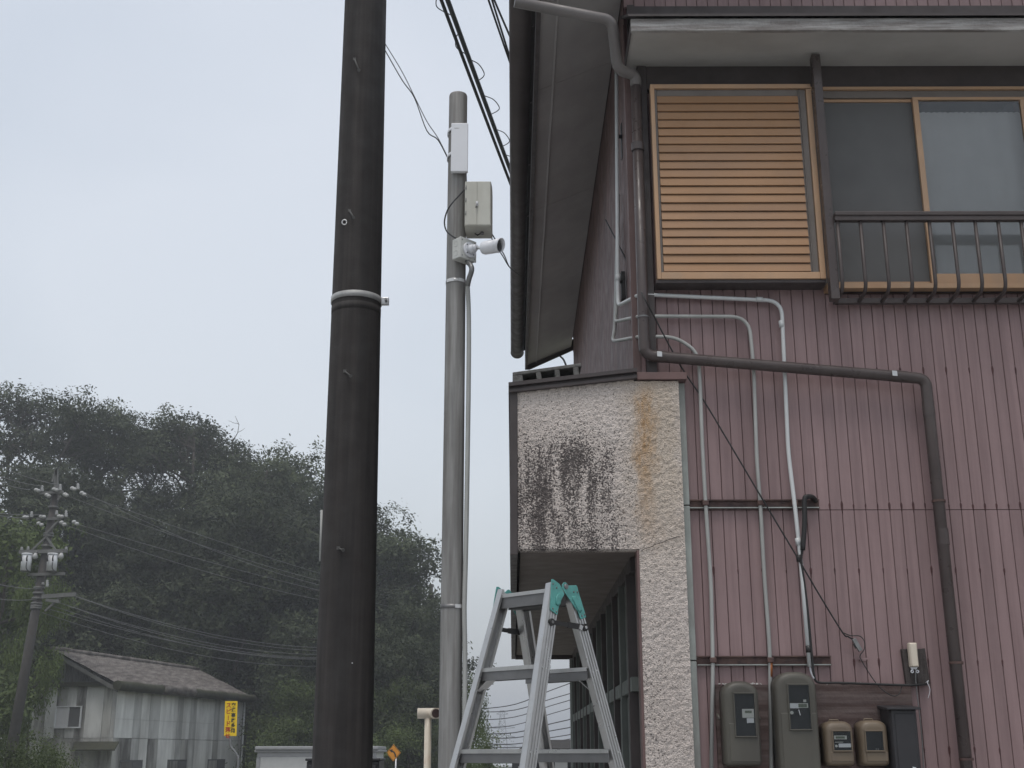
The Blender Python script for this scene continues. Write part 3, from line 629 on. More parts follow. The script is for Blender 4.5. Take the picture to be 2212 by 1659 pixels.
c2 = [P(1336, 420, 6.56), P(1332, 672, 6.56), P(1328, 695, 6.5), P(1382, 683, CYY), P(1410, 683, CYY), P(1617, 684, CYY), P(1628, 790, CYY), P(1635, 1000, CYY), P(1643, 1095, CYY), P(1650, 1230, CYY), P(1663, 1405, CYY), P(1667, 1700, CYY)]
MB().tube(bend(c2, 0.10, 8), 0.0098, 12).build('pipe', M['conduit'], o2)
MB().cyl(P(1664.5, 1424, CYY), P(1664.5, 1462, CYY), 0.0101, n=12).build('rust_stain', M['stain'], o2)
o3 = empty('conduit', P(1538, 1680, CYY), 'grey conduit, shortest of three bending down the pink wall, nearest the stucco column', 'conduit', grp)
c3 = [P(1334, 480, 6.62), P(1328, 715, 6.60), P(1322, 738, 6.5), P(1382, 727, CYY), P(1410, 727, CYY), P(1458, 728, CYY), P(1508, 760, CYY), P(1512, 820, CYY), P(1517, 960, CYY), P(1524, 1085, CYY), P(1536, 1260, CYY), P(1540, 1430, CYY), P(1536, 1700, CYY)]
MB().tube(bend(c3, 0.10, 8), 0.0098, 12).build('pipe', M['conduit'], o3)
for a, b, lab in ((268, 342, 'upper'), (588, 648, 'lower')):
    p0, p1 = P(1345, a, 6.5), P(1349, b, 6.5)
    bk = MB().box(p0.x-.012, p0.x+.012, 6.48, 6.53, p1.z, p0.z); bk.bar(P(1333, (a+b)/2-10, 6.45), P(1345, (a+b)/2-10, 6.5), .02, .02)
    bk.build('pipe_bracket', M['black'], None, bevel=.004, label='black stand-off bracket holding the %s part of the side riser pipe' % lab, cat='bracket')
# channels
for (x0, x1, yc, lab) in ((1486, 1771, 1088, 'upper'), (1505, 1797, 1427, 'lower')):
    a, b = P(x0, yc, 6.17), P(x1, yc, 6.17); z = a.z
    e = empty('support_channel', (a.x, FY, z), 'rust brown steel channel across the pink wall, %s of two carrying the conduits' % lab, 'channel', 'steel channels carrying the conduits')
    c = MB(); h = 0.023
    c.box(a.x, b.x, FY-0.010, FY-0.001, z-h, z+h); c.box(a.x, b.x, FY-0.024, FY-0.0105, z+h-0.006, z+h); c.box(a.x, b.x, FY-0.026, FY-0.0105, z-h, z-h+0.005)
    c.build('web', M['rusty'], e)
    MB().box(a.x+.004, b.x-.004, FY-0.0275, FY-0.0265, z-h, z-h+0.0055).build('worn_edge', M['galv'], e)
    for xx in ([1524, 1643, 1716] if lab == 'upper' else [1540, 1664, 1748]):
        q = P(xx, yc, CYY); MB().box(q.x-.016, q.x+.016, FY-0.050, FY-0.0275, z-.012, z+.014).build('clamp', M['rusty'], e, bevel=.004)
# black pipe and cables
q = [P(1762, 1082, 6.19), P(1755, 1074, 6.16), P(1744, 1073, 6.14), P(1738, 1080, 6.135), P(1738, 1130, 6.13), P(1734, 1188, 6.13)]
bp_ = MB().tube(smooth_path(q, 6), 0.0125, 12).build('cable_sleeve', M['black'], None, label='black sleeve hooked over the upper steel channel', cat='cable sleeve')
q = [P(1734, 1186, 6.13), P(1731, 1212, 6.135), P(1739, 1270, 6.14), P(1747, 1340, 6.14), P(1755, 1430, 6.14), P(1759, 1460, 6.14), P(1768, 1474, 6.14), P(1810, 1475, 6.14), P(1870, 1477, 6.14), P(1920, 1479, 6.14), P(1965, 1480, 6.14), P(2003, 1478, 6.17)]
MB().tube(smooth_path(q, 5), 0.0058, 8).build('black_cable', M['black'], None, label='thick black cable running down beside the light grey conduit to the wooden plaque', cat='cable')
q = [P(1308, 475, 6.95), P(1352, 560, 6.5), P(1388, 636, 6.075), P(1412, 682, 6.10), P(1470, 790, 6.16), P(1520, 865, 6.168), P(1580, 965, 6.15), P(1641, 1068, 6.14), P(1690, 1150, 6.145), P(1726, 1210, 6.135), P(1770, 1285, 6.15), P(1820, 1366, 6.165), P(1832, 1375, 6.168), P(1846, 1383, 6.17)]
MB().tube(smooth_path(q, 4), 0.0041, 6).build('drop_wire', M['black'], None, label='thin black drop wire slanting down across the pink wall', cat='wire')
q = [P(1822, 1367, 6.165), P(1838, 1373, 6.16), P(1857, 1374, 6.16), P(1867, 1385, 6.16), P(1867, 1402, 6.16), P(1858, 1416, 6.16), P(1862, 1428, 6.16), P(1880, 1458, 6.155), P(1900, 1484, 6.14), P(1925, 1502, 6.13), P(1940, 1501, 6.13), P(1947, 1488, 6.14), P(1949, 1478, 6.15)]
MB().tube(smooth_path(q, 5), 0.0024, 6).build('looped_wire', M['black'], None, label='thin black wire looping below the grey connector and over the brown board', cat='wire')
e = empty('cable_connector', P(1852, 1408, 6.17), 'small grey cable connector hanging on the pink wall', 'connector')
u = (P(1859, 1406, 6.165)-P(1844, 1380, 6.165)); c_ = (P(1859, 1406, 6.165)+P(1844, 1380, 6.165))/2; un = u.normalized(); pn = un.cross(Vector((0,1,0)))
MB().obox(c_, un*(u.length/2), pn*0.010, (0,0.008,0)).build('body', M['steel_d'], e, bevel=.002)
MB().obox(c_+un*0.0-pn*0.012, un*(u.length*0.2), pn*0.004, (0,0.006,0)).build('clip', M['black'], e)
pl = P(1864, 1425, 6.19)
MB().obox(pl, (0.024,0,0), (0,0.004,0), (0,0,0.008)).build('wall_hook', M['pink'], e, bevel=.003)
for s in (-1, 1): MB().cyl(pl+Vector((s*.018,-.004,-.003)), pl+Vector((s*.018,-.008,-.003)), 0.003, n=8).build('screw', M['rust_red'], e)
# mounting boards
BY = 6.185
b0, b1 = P(1768, 1478, BY), P(1966, 1478, BY)
MB().box(b0.x-0.02, b1.x, BY-.012, FY-.001, 0.9, b0.z).build('meter_board', M['woodboard'], None, label='weathered brown board behind the two small tan meters', cat='board', bevel=.002)
a0, a1 = P(1543, 1479, BY), P(1672, 1479, BY)
MB().box(a0.x, b0.x-0.024, BY-.010, FY-.001, 0.9, a0.z).build('meter_board', M['woodboard'], None, label='weathered brown board behind the two olive meters', cat='board', bevel=.002)
fr2 = random.Random(8)
for bname, xa_, xb_, zt_ in (('meter_board', b0.x+.02, b1.x-.01, b0.z), ('meter_board', a0.x+.02, a1.x-.06, a0.z)):
    bo = [o for o in bpy.data.objects if o.name.startswith(bname)][0 if xa_ > 1.4 else -1]
    for k in range(16 if xa_ < 1.4 else 9):
        x_ = fr2.uniform(xa_, xb_); w_ = fr2.uniform(.003, .010)
        MB().obox((x_, BY-.010+fr2.uniform(-.004, .006), zt_+fr2.uniform(.0015, .006)), (w_, 0, fr2.uniform(-.003, .003)), (0, .003, .001), (0, 0, .0012)).build('paint_flake', M['boxgrey'], bo)
ck = [P(a, b, STY-.006) for a, b in ((1384, 1191), (1395, 1184), (1404, 1182), (1416, 1176), (1428, 1173), (1441, 1167), (1456, 1162), (1470, 1158))]
MB().tube(ck, .0016, 5).build('crack', M['hole'], clm)
# meters
def outline(x0, x1, z0, z1, rt, rb, ins, y):
    x0 += ins; x1 -= ins; z0 += ins*0.6; z1 -= ins; rt = max(rt-ins*0.6, .01); rb = max(rb-ins*.5, .006); o = []
    for cx, cz, r, q0, ex in ((x1-rb, z0+rb, rb, -90, 1), (x1-rt, z1-rt*.82, rt, 0, .82), (x0+rt, z1-rt*.82, rt, 90, .82), (x0+rb, z0+rb, rb, 180, 1)):
        for k in range(8):
            q = R(q0+90*k/7); o.append((cx+r*math.cos(q), y, cz+r*ex*math.sin(q)))
    return o
def meter(pxs, pys, wx, wz, m, label, group, yb=6.17, yf=6.055, rt=.06, cover=None, big=True):
    ym = (pys[0]+pys[1])/2
    x0, x1 = P(pxs[0], ym, yb).x, P(pxs[1], ym, yf).x
    z1, z0 = P(pxs[0], pys[0], (yb+yf)/2).z, P(pxs[0], pys[1], yf).z
    e = empty('electric_meter', ((x0+x1)/2, yb, z0), label, 'meter', group)
    k = MB(); rings = []
    for ins, y in ((0, yb), (0.0, yf+.045), (.003, yf+.022), (.009, yf+.009), (.018, yf+.002), (.030, yf)):
        rings.append(outline(x0, x1, z0, z1, rt, .02, ins, y))
    k.loft(rings, True).build('case', M[m], e)
    wx0, wx1 = P(wx[0], 1545, yf).x, P(wx[1], 1545, yf).x; wz1, wz0 = P(wx[0], wz[0], yf).z, P(wx[0], wz[1], yf).z
    MB().box(wx0, wx1, yf-.004, yf+.01, wz0, wz1).build('face_plate', M['meterface'], e)
    t = .006
    fr_ = MB(); fr_.box(wx0-t, wx1+t, yf-.012, yf+.01, wz1, wz1+t); fr_.box(wx0-t, wx1+t, yf-.012, yf+.01, wz0-t, wz0)
    fr_.box(wx0-t, wx0, yf-.011, yf+.01, wz0, wz1); fr_.box(wx1, wx1+t, yf-.011, yf+.01, wz0, wz1)
    fr_.build('window_frame', M[m], e, bevel=.002)
    MB().box(wx0, wx1, yf-.0105, yf-.0095, wz0, wz1).build('cover_glass', M['cover'], e)
    if cover:
        zc = P(pxs[0], cover, yf).z
        MB().prism([(x0+.022, z0+.02), (x1-.012, z0+.02), (x1-.012, zc), (x0+.022, zc)], (0, yf-.003, 0), (1,0,0), (0,0,1), (0,.02,0)).build('terminal_cover', M[m], e, bevel=.004)
    W, H = wx1-wx0, wz1-wz0
    def patch(nm, u0, u1, v0, v1, mm, d=.0055):
        MB().box(wx0+W*u0, wx0+W*u1, yf-d, yf-.003, wz0+H*v0, wz0+H*v1).build(nm, M[mm], e)
    return e, patch, (wx0, wx1, wz0, wz1, yf, x0, x1, z0, z1)
gm = 'electric meters on the pink wall'
e, pt, d = meter((1556, 1644), (1472, 1656), (1588, 1630), (1499, 1590), 'meter_o', 'olive grey domed electric meter, leftmost of four, with a paper tag behind its window', gm, rt=.075, cover=1562)
pt('display_plate', .36, .96, .43, .64, 'boxgrey'); pt('display', .5, .85, .54, .60, 'lcd', .0065); pt('tag', .58, .94, .31, .42, 'paper', .0065)
MB().bar((d[0]+.6*(d[1]-d[0]), d[4]-.006, d[2]+.30*(d[3]-d[2])), (d[0]+.66*(d[1]-d[0]), d[4]-.006, d[2]+.42*(d[3]-d[2])), .003, .002).build('white_seal', M['white'], e)
for sx in (d[5]-.012, d[6]+.006):
    MB().tube([(sx, 6.15, d[7]+.24), (sx-.006, 6.12, d[7]+.235), (sx, 6.10, d[7]+.215)], .005, 8).build('lug', M['meter_o'], e)
e, pt, d = meter((1667, 1771), (1452, 1672), (1706, 1750), (1480, 1575), 'meter_o', 'tall olive domed electric meter, biggest of four, under the light grey conduit', gm, rt=.085, cover=1540)
pt('name_plate', .02, .88, .60, .80, 'meterface', .005); pt('white_label', .03, .47, .47, .585, 'paper'); pt('display_plate', .38, .92, .48, .585, 'boxgrey', .0052); pt('display', .44, .86, .495, .57, 'lcd', .0065); pt('sticker', .7, .84, .61, .67, 'boxgrey', .006)
MB().cyl((d[0]+.1*(d[1]-d[0]), d[4]-.006, d[2]+.37*(d[3]-d[2])), (d[0]+.1*(d[1]-d[0]), d[4]-.003, d[2]+.37*(d[3]-d[2])), .008, n=14).build('round_sticker', M['boxgrey'], e)
MB().bar((d[0]+.44*(d[1]-d[0]), d[4]-.0065, d[2]+.44*(d[3]-d[2])), (d[0]+.50*(d[1]-d[0]), d[4]-.0065, d[2]+.31*(d[3]-d[2])), .009, .002).build('white_seal', M['white'], e)
e, pt, d = meter((1771, 1847), (1558, 1655), (1796, 1833), (1580, 1621), 'meter_t', 'small tan electric meter with a grey display and white label, left of the pair', gm, rt=.045, cover=1624)
pt('display_plate', .05, .78, .58, .78, 'boxgrey'); pt('display', .14, .66, .62, .74, 'lcd', .0065); pt('white_label', .28, .99, .16, .36, 'paper'); pt('lettering_strip', .08, .55, .42, .45, 'boxgrey')
MB().cyl((d[0]+.14*(d[1]-d[0]), d[4]-.006, d[2]+.23*(d[3]-d[2])), (d[0]+.14*(d[1]-d[0]), d[4]-.003, d[2]+.23*(d[3]-d[2])), .006, n=12).build('round_sticker', M['boxgrey'], e)
MB().tube([(d[5]+.035, 6.11, d[8]-.004), (d[5]+.04, 6.11, d[8]+.006), (d[6]-.06, 6.11, d[8]+.006), (d[6]-.055, 6.11, d[8]-.004)], .004, 6).build('top_lug', M['meter_t'], e)
e, pt, d = meter((1846, 1922), (1556, 1655), (1866, 1902), (1580, 1621), 'meter_t', 'small tan electric meter with an empty black window, right of the pair', gm, rt=.045, cover=1624)
for uu in (.55, .66): MB().bar((d[0]+uu*(d[1]-d[0]), d[4]-.006, d[2]+.03*(d[3]-d[2])), (d[0]+(uu+.02)*(d[1]-d[0]), d[4]-.006, d[2]+.1*(d[3]-d[2])), .002, .002).build('terminal_pin', M['steel'], e)
MB().tube([(d[5]+.035, 6.11, d[8]-.004), (d[5]+.04, 6.11, d[8]+.006), (d[6]-.06, 6.11, d[8]+.006), (d[6]-.055, 6.11, d[8]-.004)], .004, 6).build('top_lug', M['meter_t'], e)
# charcoal box
yb, yf = 6.172, 6.03
x0, x1 = P(1904, 1580, yb).x, P(1988, 1580, yf).x; z1 = P(1904, 1528, 6.1).z; z0 = z1-0.36
e = empty('breaker_box', ((x0+x1)/2, yb, z0), 'charcoal plastic box with a sloping lid, right of the small tan meters', 'box')
bx_ = MB(); bx_.loft([[(x0+a, y, z0+a), (x1-a, y, z0+a), (x1-a, y, z1-a), (x0+a, y, z1-a)] for y, a in ((yb, 0), (yf+.02, .006), (yf, .014))])
bx_.build('body', M['boxblack'], e, bevel=.004)
ld = MB(); ld.prism([(yb, z1+.012), (yb, z1-.004), (yf-.02, z1-.014), (yf-.02, z1-.004)], (x0-.012, 0, 0), (0,1,0), (0,0,1), (x1-x0+.02, 0, 0)); ld.build('lid', M['boxblack'], e, bevel=.003)
MB().box(x0+.026, x1-.022, yf-.004, yf+.01, z0+.03, z1-.03).build('door', M['boxblack'], e, bevel=.004)
MB().obox((x1-.045, yf-.006, z0+.085), (.008,0,-.002), (0,.001,0), (0,0,.003)).build('latch_mark', M['white'], e)
# wooden plaque with terminal box
p0, p1 = P(1947, 1402, 6.18), P(1998, 1402, 6.18); zt, zb_ = p0.z, P(1950, 1480, 6.18).z
e = empty('wooden_plaque', ((p0.x+p1.x)/2+.01, FY, zb_), 'dark splintered wooden plaque screwed to the pink wall above the charcoal box', 'plaque')
wv = [(0, .36), (.36, .40), (.40, .72), (.72, 1.0)]; W_ = p1.x-p0.x
for i, (a, b) in enumerate(((0, .2), (.205, .46), (.465, .76), (.765, 1.0))):
    MB().prism([(p0.x+W_*a+.008, zb_), (p0.x+W_*b+.008, zb_+.002*i), (p0.x+W_*b-.001, zt+.004*(i % 2)), (p0.x+W_*a-.001, zt)], (0, 6.170+.004*(i % 2), 0), (1,0,0), (0,0,1), (0, FY-6.171-.004*(i % 2), 0)).build('plank', M['darkwood'], e, bevel=.002)
t0, t1 = P(1964, 1388, 6.13), P(1985, 1440, 6.13)
e = empty('terminal_box', ((t0.x+t1.x)/2, 6.16, t1.z), 'small cream plastic terminal box on the dark wooden plaque', 'box')
tb = MB(); xa, xb = t0.x-.001, t1.x+.003
tb.loft([[(xa+a, y, t1.z+b), (xb-a, y, t1.z+b), (xb-a+.0, y, t0.z-a), (xa+a, y, t0.z-a)] for y, a, b in ((6.168, 0, 0), (6.14, 0, 0), (6.128, .006, .002))]); tb.build('cover', M['cream'], e, bevel=.003)
MB().prism([(xa+.003, t1.z-.001), (xb-.003, t1.z-.001), (xb-.012, t1.z-.014), ((xa+xb)/2, t1.z-.008), (xa+.010, t1.z-.016)], (0, 6.15, 0), (1,0,0), (0,0,1), (0,.012,0)).build('skirt', M['white'], e)
for s in (-.013, .013): MB().tube([((xa+xb)/2+s+.006*math.cos(k*math.pi/4), 6.145, t1.z-.022+.006*math.sin(k*math.pi/4)) for k in range(9)], .0025, 6).build('terminal_ring', M['white'], e)
q = [P(1978, 1448, 6.14), P(1979, 1480, 6.15), P(1986, 1540, 6.16), P(1992, 1600, 6.17), P(1997, 1700, 6.17)]
MB().tube(smooth_path(q, 5), .0028, 6).build('grey_wire', M['steel_d'], None, label='thin grey wire dropping from the cream terminal box past the charcoal box', cat='wire')
q = [P(2000, 1475, 6.16), P(2005, 1470, 6.14), P(2004, 1476, 6.13), P(2009, 1490, 6.13), P(2005, 1508, 6.14)]
MB().tube(smooth_path(q, 5), .0015, 6).build('white_string', M['white'], None, label='frayed bit of white string at the corner of the wooden plaque', cat='string')
# concrete block lying on the canopy
ax = (P(1252, 803, 6.55)-P(1112, 822, 6.55)); L_ = 0.385; ax.y = 0; ax = ax.normalized(); uz = Vector((-ax.z, 0, ax.x))
o_ = P(1112, 838, 6.55); o_.z = max(o_.z, ctop(o_.x)+0.053)
e = empty('concrete_block', o_+ax*L_/2, 'grey hollow concrete block lying on the stucco canopy', 'concrete block')
H_, D_ = 0.092, 0.19; cells = [(.052, .128), (.156, .232), (.26, .336)]
cbm = MB()
def seg(u0, u1, v0, v1): cbm.obox(o_+ax*((u0+u1)/2)+uz*((v0+v1)/2)+Vector((0, D_/2, 0)), ax*((u1-u0)/2), (0, D_/2, 0), uz*((v1-v0)/2))
seg(0, L_, 0, .018); seg(0, L_, H_-.020, H_)
ed = [0]+[c for ab in cells for c in ab]+[L_-.018]
for a, b in zip(ed[::2], ed[1::2]): seg(a, b, .0182, H_-.0202)
cbm.build('shell', M['cblock'], e, bevel=.004)
cbi = MB(); cbi.obox(o_+ax*(L_/2)+uz*(H_/2)+Vector((0, D_*.75, 0)), ax*(L_/2-.01), (0, .004, 0), uz*(H_/2-.02)); cbi.build('inner_web', M['cblock'], e)
# wires seen through the gap under the eave
for i, (pp, lab) in enumerate((([(1170, 700), (1205, 762), (1218, 778), (1228, 805)], 'left'), ([(1232, 735), (1238, 752), (1244, 775), (1250, 800)], 'right'))):
    MB().tube(smooth_path([P(a, b, 14.5) for a, b in pp], 4), .012, 6).build('distant_wire', M['wire'], None, label='black wire seen through the gap under the eave, %s of two' % lab, cat='wire')

# ================================================================== NEAR POLES
# --- big dark utility pole
PB = Vector((P(741, 1600, 6.9).x, 6.9, 0)); PT = Vector((P(790, 0, 6.9).x, 6.9, 9.5))
pb = P(741, 1600, 6.9); pt_ = P(790, 0, 6.9)
def pole_c(z): t = (z-pb.z)/(pt_.z-pb.z); return Vector((pb.x+(pt_.x-pb.x)*t, 6.9, z))
def pole_r(z): return 0.1605-0.0060*(z-1.6)
e = empty('utility_pole', (pole_c(0).x, 6.9, 0), 'thick dark brown utility pole standing nearest the camera', 'utility pole')
MB().tube([pole_c(z) for z in np.linspace(-0.3, 10, 14)], [pole_r(z) for z in np.linspace(-0.3, 10, 14)], 40).build('shaft', M['polecon'], e)
def on_pole(px, py, lift=0.0):             # point on the near surface of the pole under a pixel
    d = ray(px, py); o = Vector((0,0,EYE)); y = 6.7
    z = (o+d*(y/d.y)).z; c = pole_c(z); r = pole_r(z)
    for _ in range(4):
        p = o+d*(y/d.y); dx = min(max(p.x-c.x, -r), r); y = 6.9-math.sqrt(max(r*r-dx*dx, 0))-lift
    return o+d*(y/d.y)
for (a, b, c, d) in ((766, 128, 775, 152), (755, 455, 764, 470), (745, 802, 757, 812), (731, 1184, 741, 1188)):
    p0, p1 = on_pole(a, b, -.003), on_pole(c, d, .028)
    k = MB().cyl(p0, p1, .005, n=10).build('step_bolt', M['boltdark'], e)
    MB().cyl(p1, p1+Vector((0.002,-.006,-.002)), .0095, n=14).build('bolt_cap', M['boltdark'], k)
    MB().obox(p0+Vector((0,-.002,0)), (.009,0,0), (0,.003,0), (0,0,.009)).build('bolt_hole', M['boltdark'], k)
pz = on_pole(744, 480, .004)
MB().tube([pz+Vector((.014*math.cos(k*math.pi/8), 0, .016*math.sin(k*math.pi/8))) for k in range(17)], .004, 8).build('eye_ring', M['steel'], e)
bz = P(770, 632, 6.75).z-0.0
bd = MB(); rr = pole_r(bz)+.003; tilt = -0.0
bd.tube([pole_c(bz)+Vector((rr*math.cos(k*math.pi/24), rr*math.sin(k*math.pi/24), 0)) for k in range(49)], .003, 6)
ring = [[(pole_c(bz).x+(rr+a)*math.cos(k*math.pi/24), 6.9+(rr+a)*math.sin(k*math.pi/24), bz+b) for k in range(48)] for a, b in ((-.002,-.018),(.003,-.018),(.003,.018),(-.002,.018))]
bd = MB().loft(ring, True, False, False); band = bd.build('pole_band', M['bandsteel'], e)
cx = pole_c(bz).x+rr
MB().box(cx-.002, cx+.045, 6.885, 6.915, bz-.022, bz+.022).build('band_lug', M['steel'], band, bevel=.003)
MB().cyl((cx+.03, 6.86, bz), (cx+.03, 6.94, bz), .008, n=10).build('lug_bolt', M['steel_d'], band)
MB().cyl(pole_c(bz-.045), pole_c(bz-.09), pole_r(bz)+.0015, pole_r(bz)+.0012, n=40).build('cable_wrap', M['polecon'], e)
p = P(695, 1155, 6.95)
MB().tube([P(696, 1102, 6.95), P(693, 1212, 6.95)], .010, 8).build('side_conduit', M['conduit'], e)
sp_ = on_pole(748, 1462, .001); MB().cyl(on_pole(1409/1.8517, 2652/1.8517, 0), on_pole(1409/1.8517, 2652/1.8517, .006), .004, n=8).build('bright_nail', M['steel'], e)
# --- grey camera pole
GY = 6.4
ga, gb = P(972, 1600, GY), P(990, 205, GY)
def gc(z): t = (z-ga.z)/(gb.z-ga.z); return Vector((ga.x+(gb.x-ga.x)*t, GY, z))
GT = gb.z
def gr_(z): return 0.0575-0.0013*(z-1.6)
e = empty('camera_pole', (gc(0).x, GY, 0), 'weathered grey round pole carrying the security camera', 'pole')
zs = list(np.linspace(-.2, GT-.012, 12))
MB().tube([gc(z) for z in zs]+[gc(GT-.003), gc(GT)], [gr_(z) for z in zs]+[gr_(GT)-.003, gr_(GT)-.012], 32).build('shaft', M['greypole'], e)
def gband(py, hh, m, nm, tags=()):
    z = P(985, py, GY-.05).z; r = gr_(z)
    rg = [[(gc(z).x+(r+a)*math.cos(k*math.pi/16), GY+(r+a)*math.sin(k*math.pi/16), z+b) for k in range(32)] for a, b in ((-.001,-hh),(.0025,-hh),(.0025,hh),(-.001,hh))]
    o = MB().loft(rg, True, False, False).build(nm, M[m], e)
    for (a0, a1, mm) in tags:
        A0, A1 = R(a0), R(a1)
        MB().loft([[(gc(z).x+(r+.004)*math.cos(A0+(A1-A0)*k/6), GY+(r+.004)*math.sin(A0+(A1-A0)*k/6), z+b) for k in range(7)]+[(gc(z).x+(r+.002)*math.cos(A1-(A1-A0)*k/6), GY+(r+.002)*math.sin(A1-(A1-A0)*k/6), z+b) for k in range(7)] for b in (-hh*.9, hh*.9)]).build('band_plate', M[mm], o)
    return z
gband(604, .010, 'steel', 'steel_band', ((215, 262, 'whitepaint'), (288, 325, 'whitepaint')))
zlb = gband(1309, .010, 'steel_d', 'steel_band', ((290, 330, 'whitepaint'),))
# --- antenna panel
ay = GY-.075; a0, a1 = P(975.2, 268, ay), P(1010.5, 372.5, ay)
e = empty('antenna', ((a0.x+a1.x)/2, ay, a1.z), 'flat white antenna strapped near the top of the grey pole', 'antenna')
MB().box(a0.x, a1.x, ay-.014, ay+.014, a1.z, a0.z).build('panel', M['white'], e, bevel=.004)
lg = MB(); lz = P(990, 279.5, ay).z
for k in range(9):
    x = P(982.3, 280, ay).x+k*.0030; h_ = (.003, .0022, .0026, .002, .0035, .0024, .003, .002, .0027)[k]
    lg.box(x, x+.0022, ay-.0146, ay-.0142, lz-h_, lz+h_*(1.3 if k in (0, 4) else .7))
lg.build('faint_logo', M['conduit'], e)
for py in (292, 345):
    z = P(971, py, GY).z; r = gr_(z)+.003
    rg = [[(gc(z).x+(r+a)*math.cos(R(150+k*7.5)), GY+(r+a)*math.sin(R(150+k*7.5)), z+b+.0015*k) for k in range(15)] for a, b in ((0,-.009),(.004,-.009),(.004,.009),(0,.009))]
    mb = MB(); n15 = 15
    for q_ in rg: mb.v += q_
    for i in range(4):
        for k in range(14): mb.f.append((i*n15+k, i*n15+k+1, ((i+1) % 4)*n15+k+1, ((i+1) % 4)*n15+k)); mb.sm.append(True)
    mb.build('strap', M['white'], e)
# --- beige enclosure on the right of the pole
yf, yb = 6.25, 6.44
x0, x1 = P(1004, 440, yf).x, P(1060.5, 440, yf).x; z1, z0 = P(1030, 391, yf).z, P(1030, 487.5, yf).z
e = empty('equipment_box', ((x0+x1)/2, yf+.09, z0), 'beige weatherproof box with latch and hinges on the right of the grey pole', 'box')
xm = x0+(x1-x0)*.47
MB().loft([[(x0+a, y, z0+a-c), (x1-a+b, y, z0+a-c), (x1-a+b, y, z1-a), (x0+a, y, z1-a)] for y, a, b, c in ((yf, .004, 0, 0), (yf+.006, 0, 0, 0), (yf+.075, 0, .006, .0), (yb, .004, .010, .0))]).build('case', M['beige'], e, bevel=.004)
MB().box(x0+.004, xm-.0008, yf-.003, yf+.002, z0+.004, z1-.004).build('door', M['beige'], e, bevel=.002)
MB().box(xm+.0008, x1-.004, yf-.003, yf+.002, z0+.004, z1-.004).build('door', M['beige'], e, bevel=.002)
for py in (406, 433, 461):
    z = P(1004, py, yf).z
    MB().cyl((x0+.006, yf-.005, z-.012), (x0+.006, yf-.005, z+.012), .0028, n=8).build('hinge', M['steel_d'], e)
lz = P(1029, 445, yf).z; lt = MB().box(xm-.007, xm+.007, yf-.008, yf-.003, lz-.004, lz+.026).build('latch', M['steel'], e, bevel=.002)
MB().tube([(xm, yf-.009, lz+.01), (xm-.004, yf-.014, lz-.008), (xm-.006, yf-.012, lz-.016)], .004, 8).build('latch_hook', M['steel_d'], lt)
MB().box(xm+.002, xm+.026, yf+.03, yf+.10, z1, z1+.014).build('cable_gland', M['steel_d'], e, bevel=.004)
MB().cyl((x1-.05, yf+.09, z0-.012), (x1-.05, yf+.09, z0+.002), .010, n=12).build('gland', M['steel_d'], e)
MB().tube([(x1-.06, yf+.09, z0-.008), (x1-.075, yf+.08, z0-.022), (x1-.09, yf+.085, z0-.01)], .004, 6).build('short_cable', M['black'], e)
# --- security camera with junction box
J = P(991.5, 513, 6.26); vz = P(991.5, 513, 6.26).z-P(991.5, 553, 6.26).z; JH = vz; JW, JD = .118, .062
un = Vector((1,1,0)).normalized(); vn = Vector((1,-1,0)).normalized()    # along the face; out of the face
J0 = P(993, 533, 6.262)                      # vertical edge nearest the camera, mid height
e = empty('security_camera', J0-Vector((0,0,.06)), 'white bullet security camera on a pale square box fixed to the grey pole', 'camera')
jc = J0+un*(JW/2)-vn*(JD/2)
MB().obox(jc, un*(JW/2), vn*(JD/2), (0,0,.060)).build('junction_box', M['boxgrey'], e, bevel=.005)
MB().obox(jc+vn*(JD/2+.003), un*(JW/2+.002), vn*.004, (0,0,.062)).build('box_lid', M['boxgrey'], e, bevel=.003)
for zz in (.027, -.027):
    c0 = jc-un*(JW/2)+Vector((0,0,zz))
    MB().tube([c0-un*.0006+vn*(.016*math.cos(k*math.pi/10))+Vector((0,0,.016*math.sin(k*math.pi/10))) for k in range(21)], .0012, 6).build('knockout', M['boxgrey'], e)
for su, sz in ((-.046, .046), (.046, -.046), (-.046, -.046), (.046, .046)):
    MB().cyl(jc+vn*(JD/2+.006)+un*su+Vector((0,0,sz)), jc+vn*(JD/2+.0085)+un*su+Vector((0,0,sz)), .0035, n=8).build('screw', M['steel_d'], e)
fc = jc+vn*(JD/2+.007)+Vector((0,0,-.004))+un*.004
fl = MB().cyl(fc, fc+vn*.012, .045, .044, n=28).build('base_flange', M['white'], e)
for k in range(4):
    q = R(45+90*k); MB().cyl(fc+vn*.012+un*.034*math.cos(q)+Vector((0,0,.034*math.sin(q))), fc+vn*.0135+un*.034*math.cos(q)+Vector((0,0,.034*math.sin(q))), .0045, n=8).build('flange_screw', M['steel_d'], fl)
MB().cyl(fc+vn*.012, fc+vn*.045, .028, .022, n=24).build('base_cone', M['white'], e)
MB().cyl(fc+vn*.045, fc+vn*.062, .022, .014, n=24).build('swivel', M['white'], e)
cb0 = P(1040.5, 537.0, 6.22); hd = Vector((.86, -.50, -.05)).normalized()
MB().cyl(fc+vn*.055, cb0+hd*.004, .008, n=12).build('arm', M['steel'], e)
br = .0375; CL = .100
body = MB().tube([cb0, cb0+hd*.006, cb0+hd*.02, cb0+hd*CL], [.022, .031, br-.001, br], 28).build('camera_body', M['white'], e)
hood_pts = []
ux = hd.cross(Vector((0,0,1))).normalized(); uz2 = ux.cross(hd)
hm = MB(); ro, ri = [], []
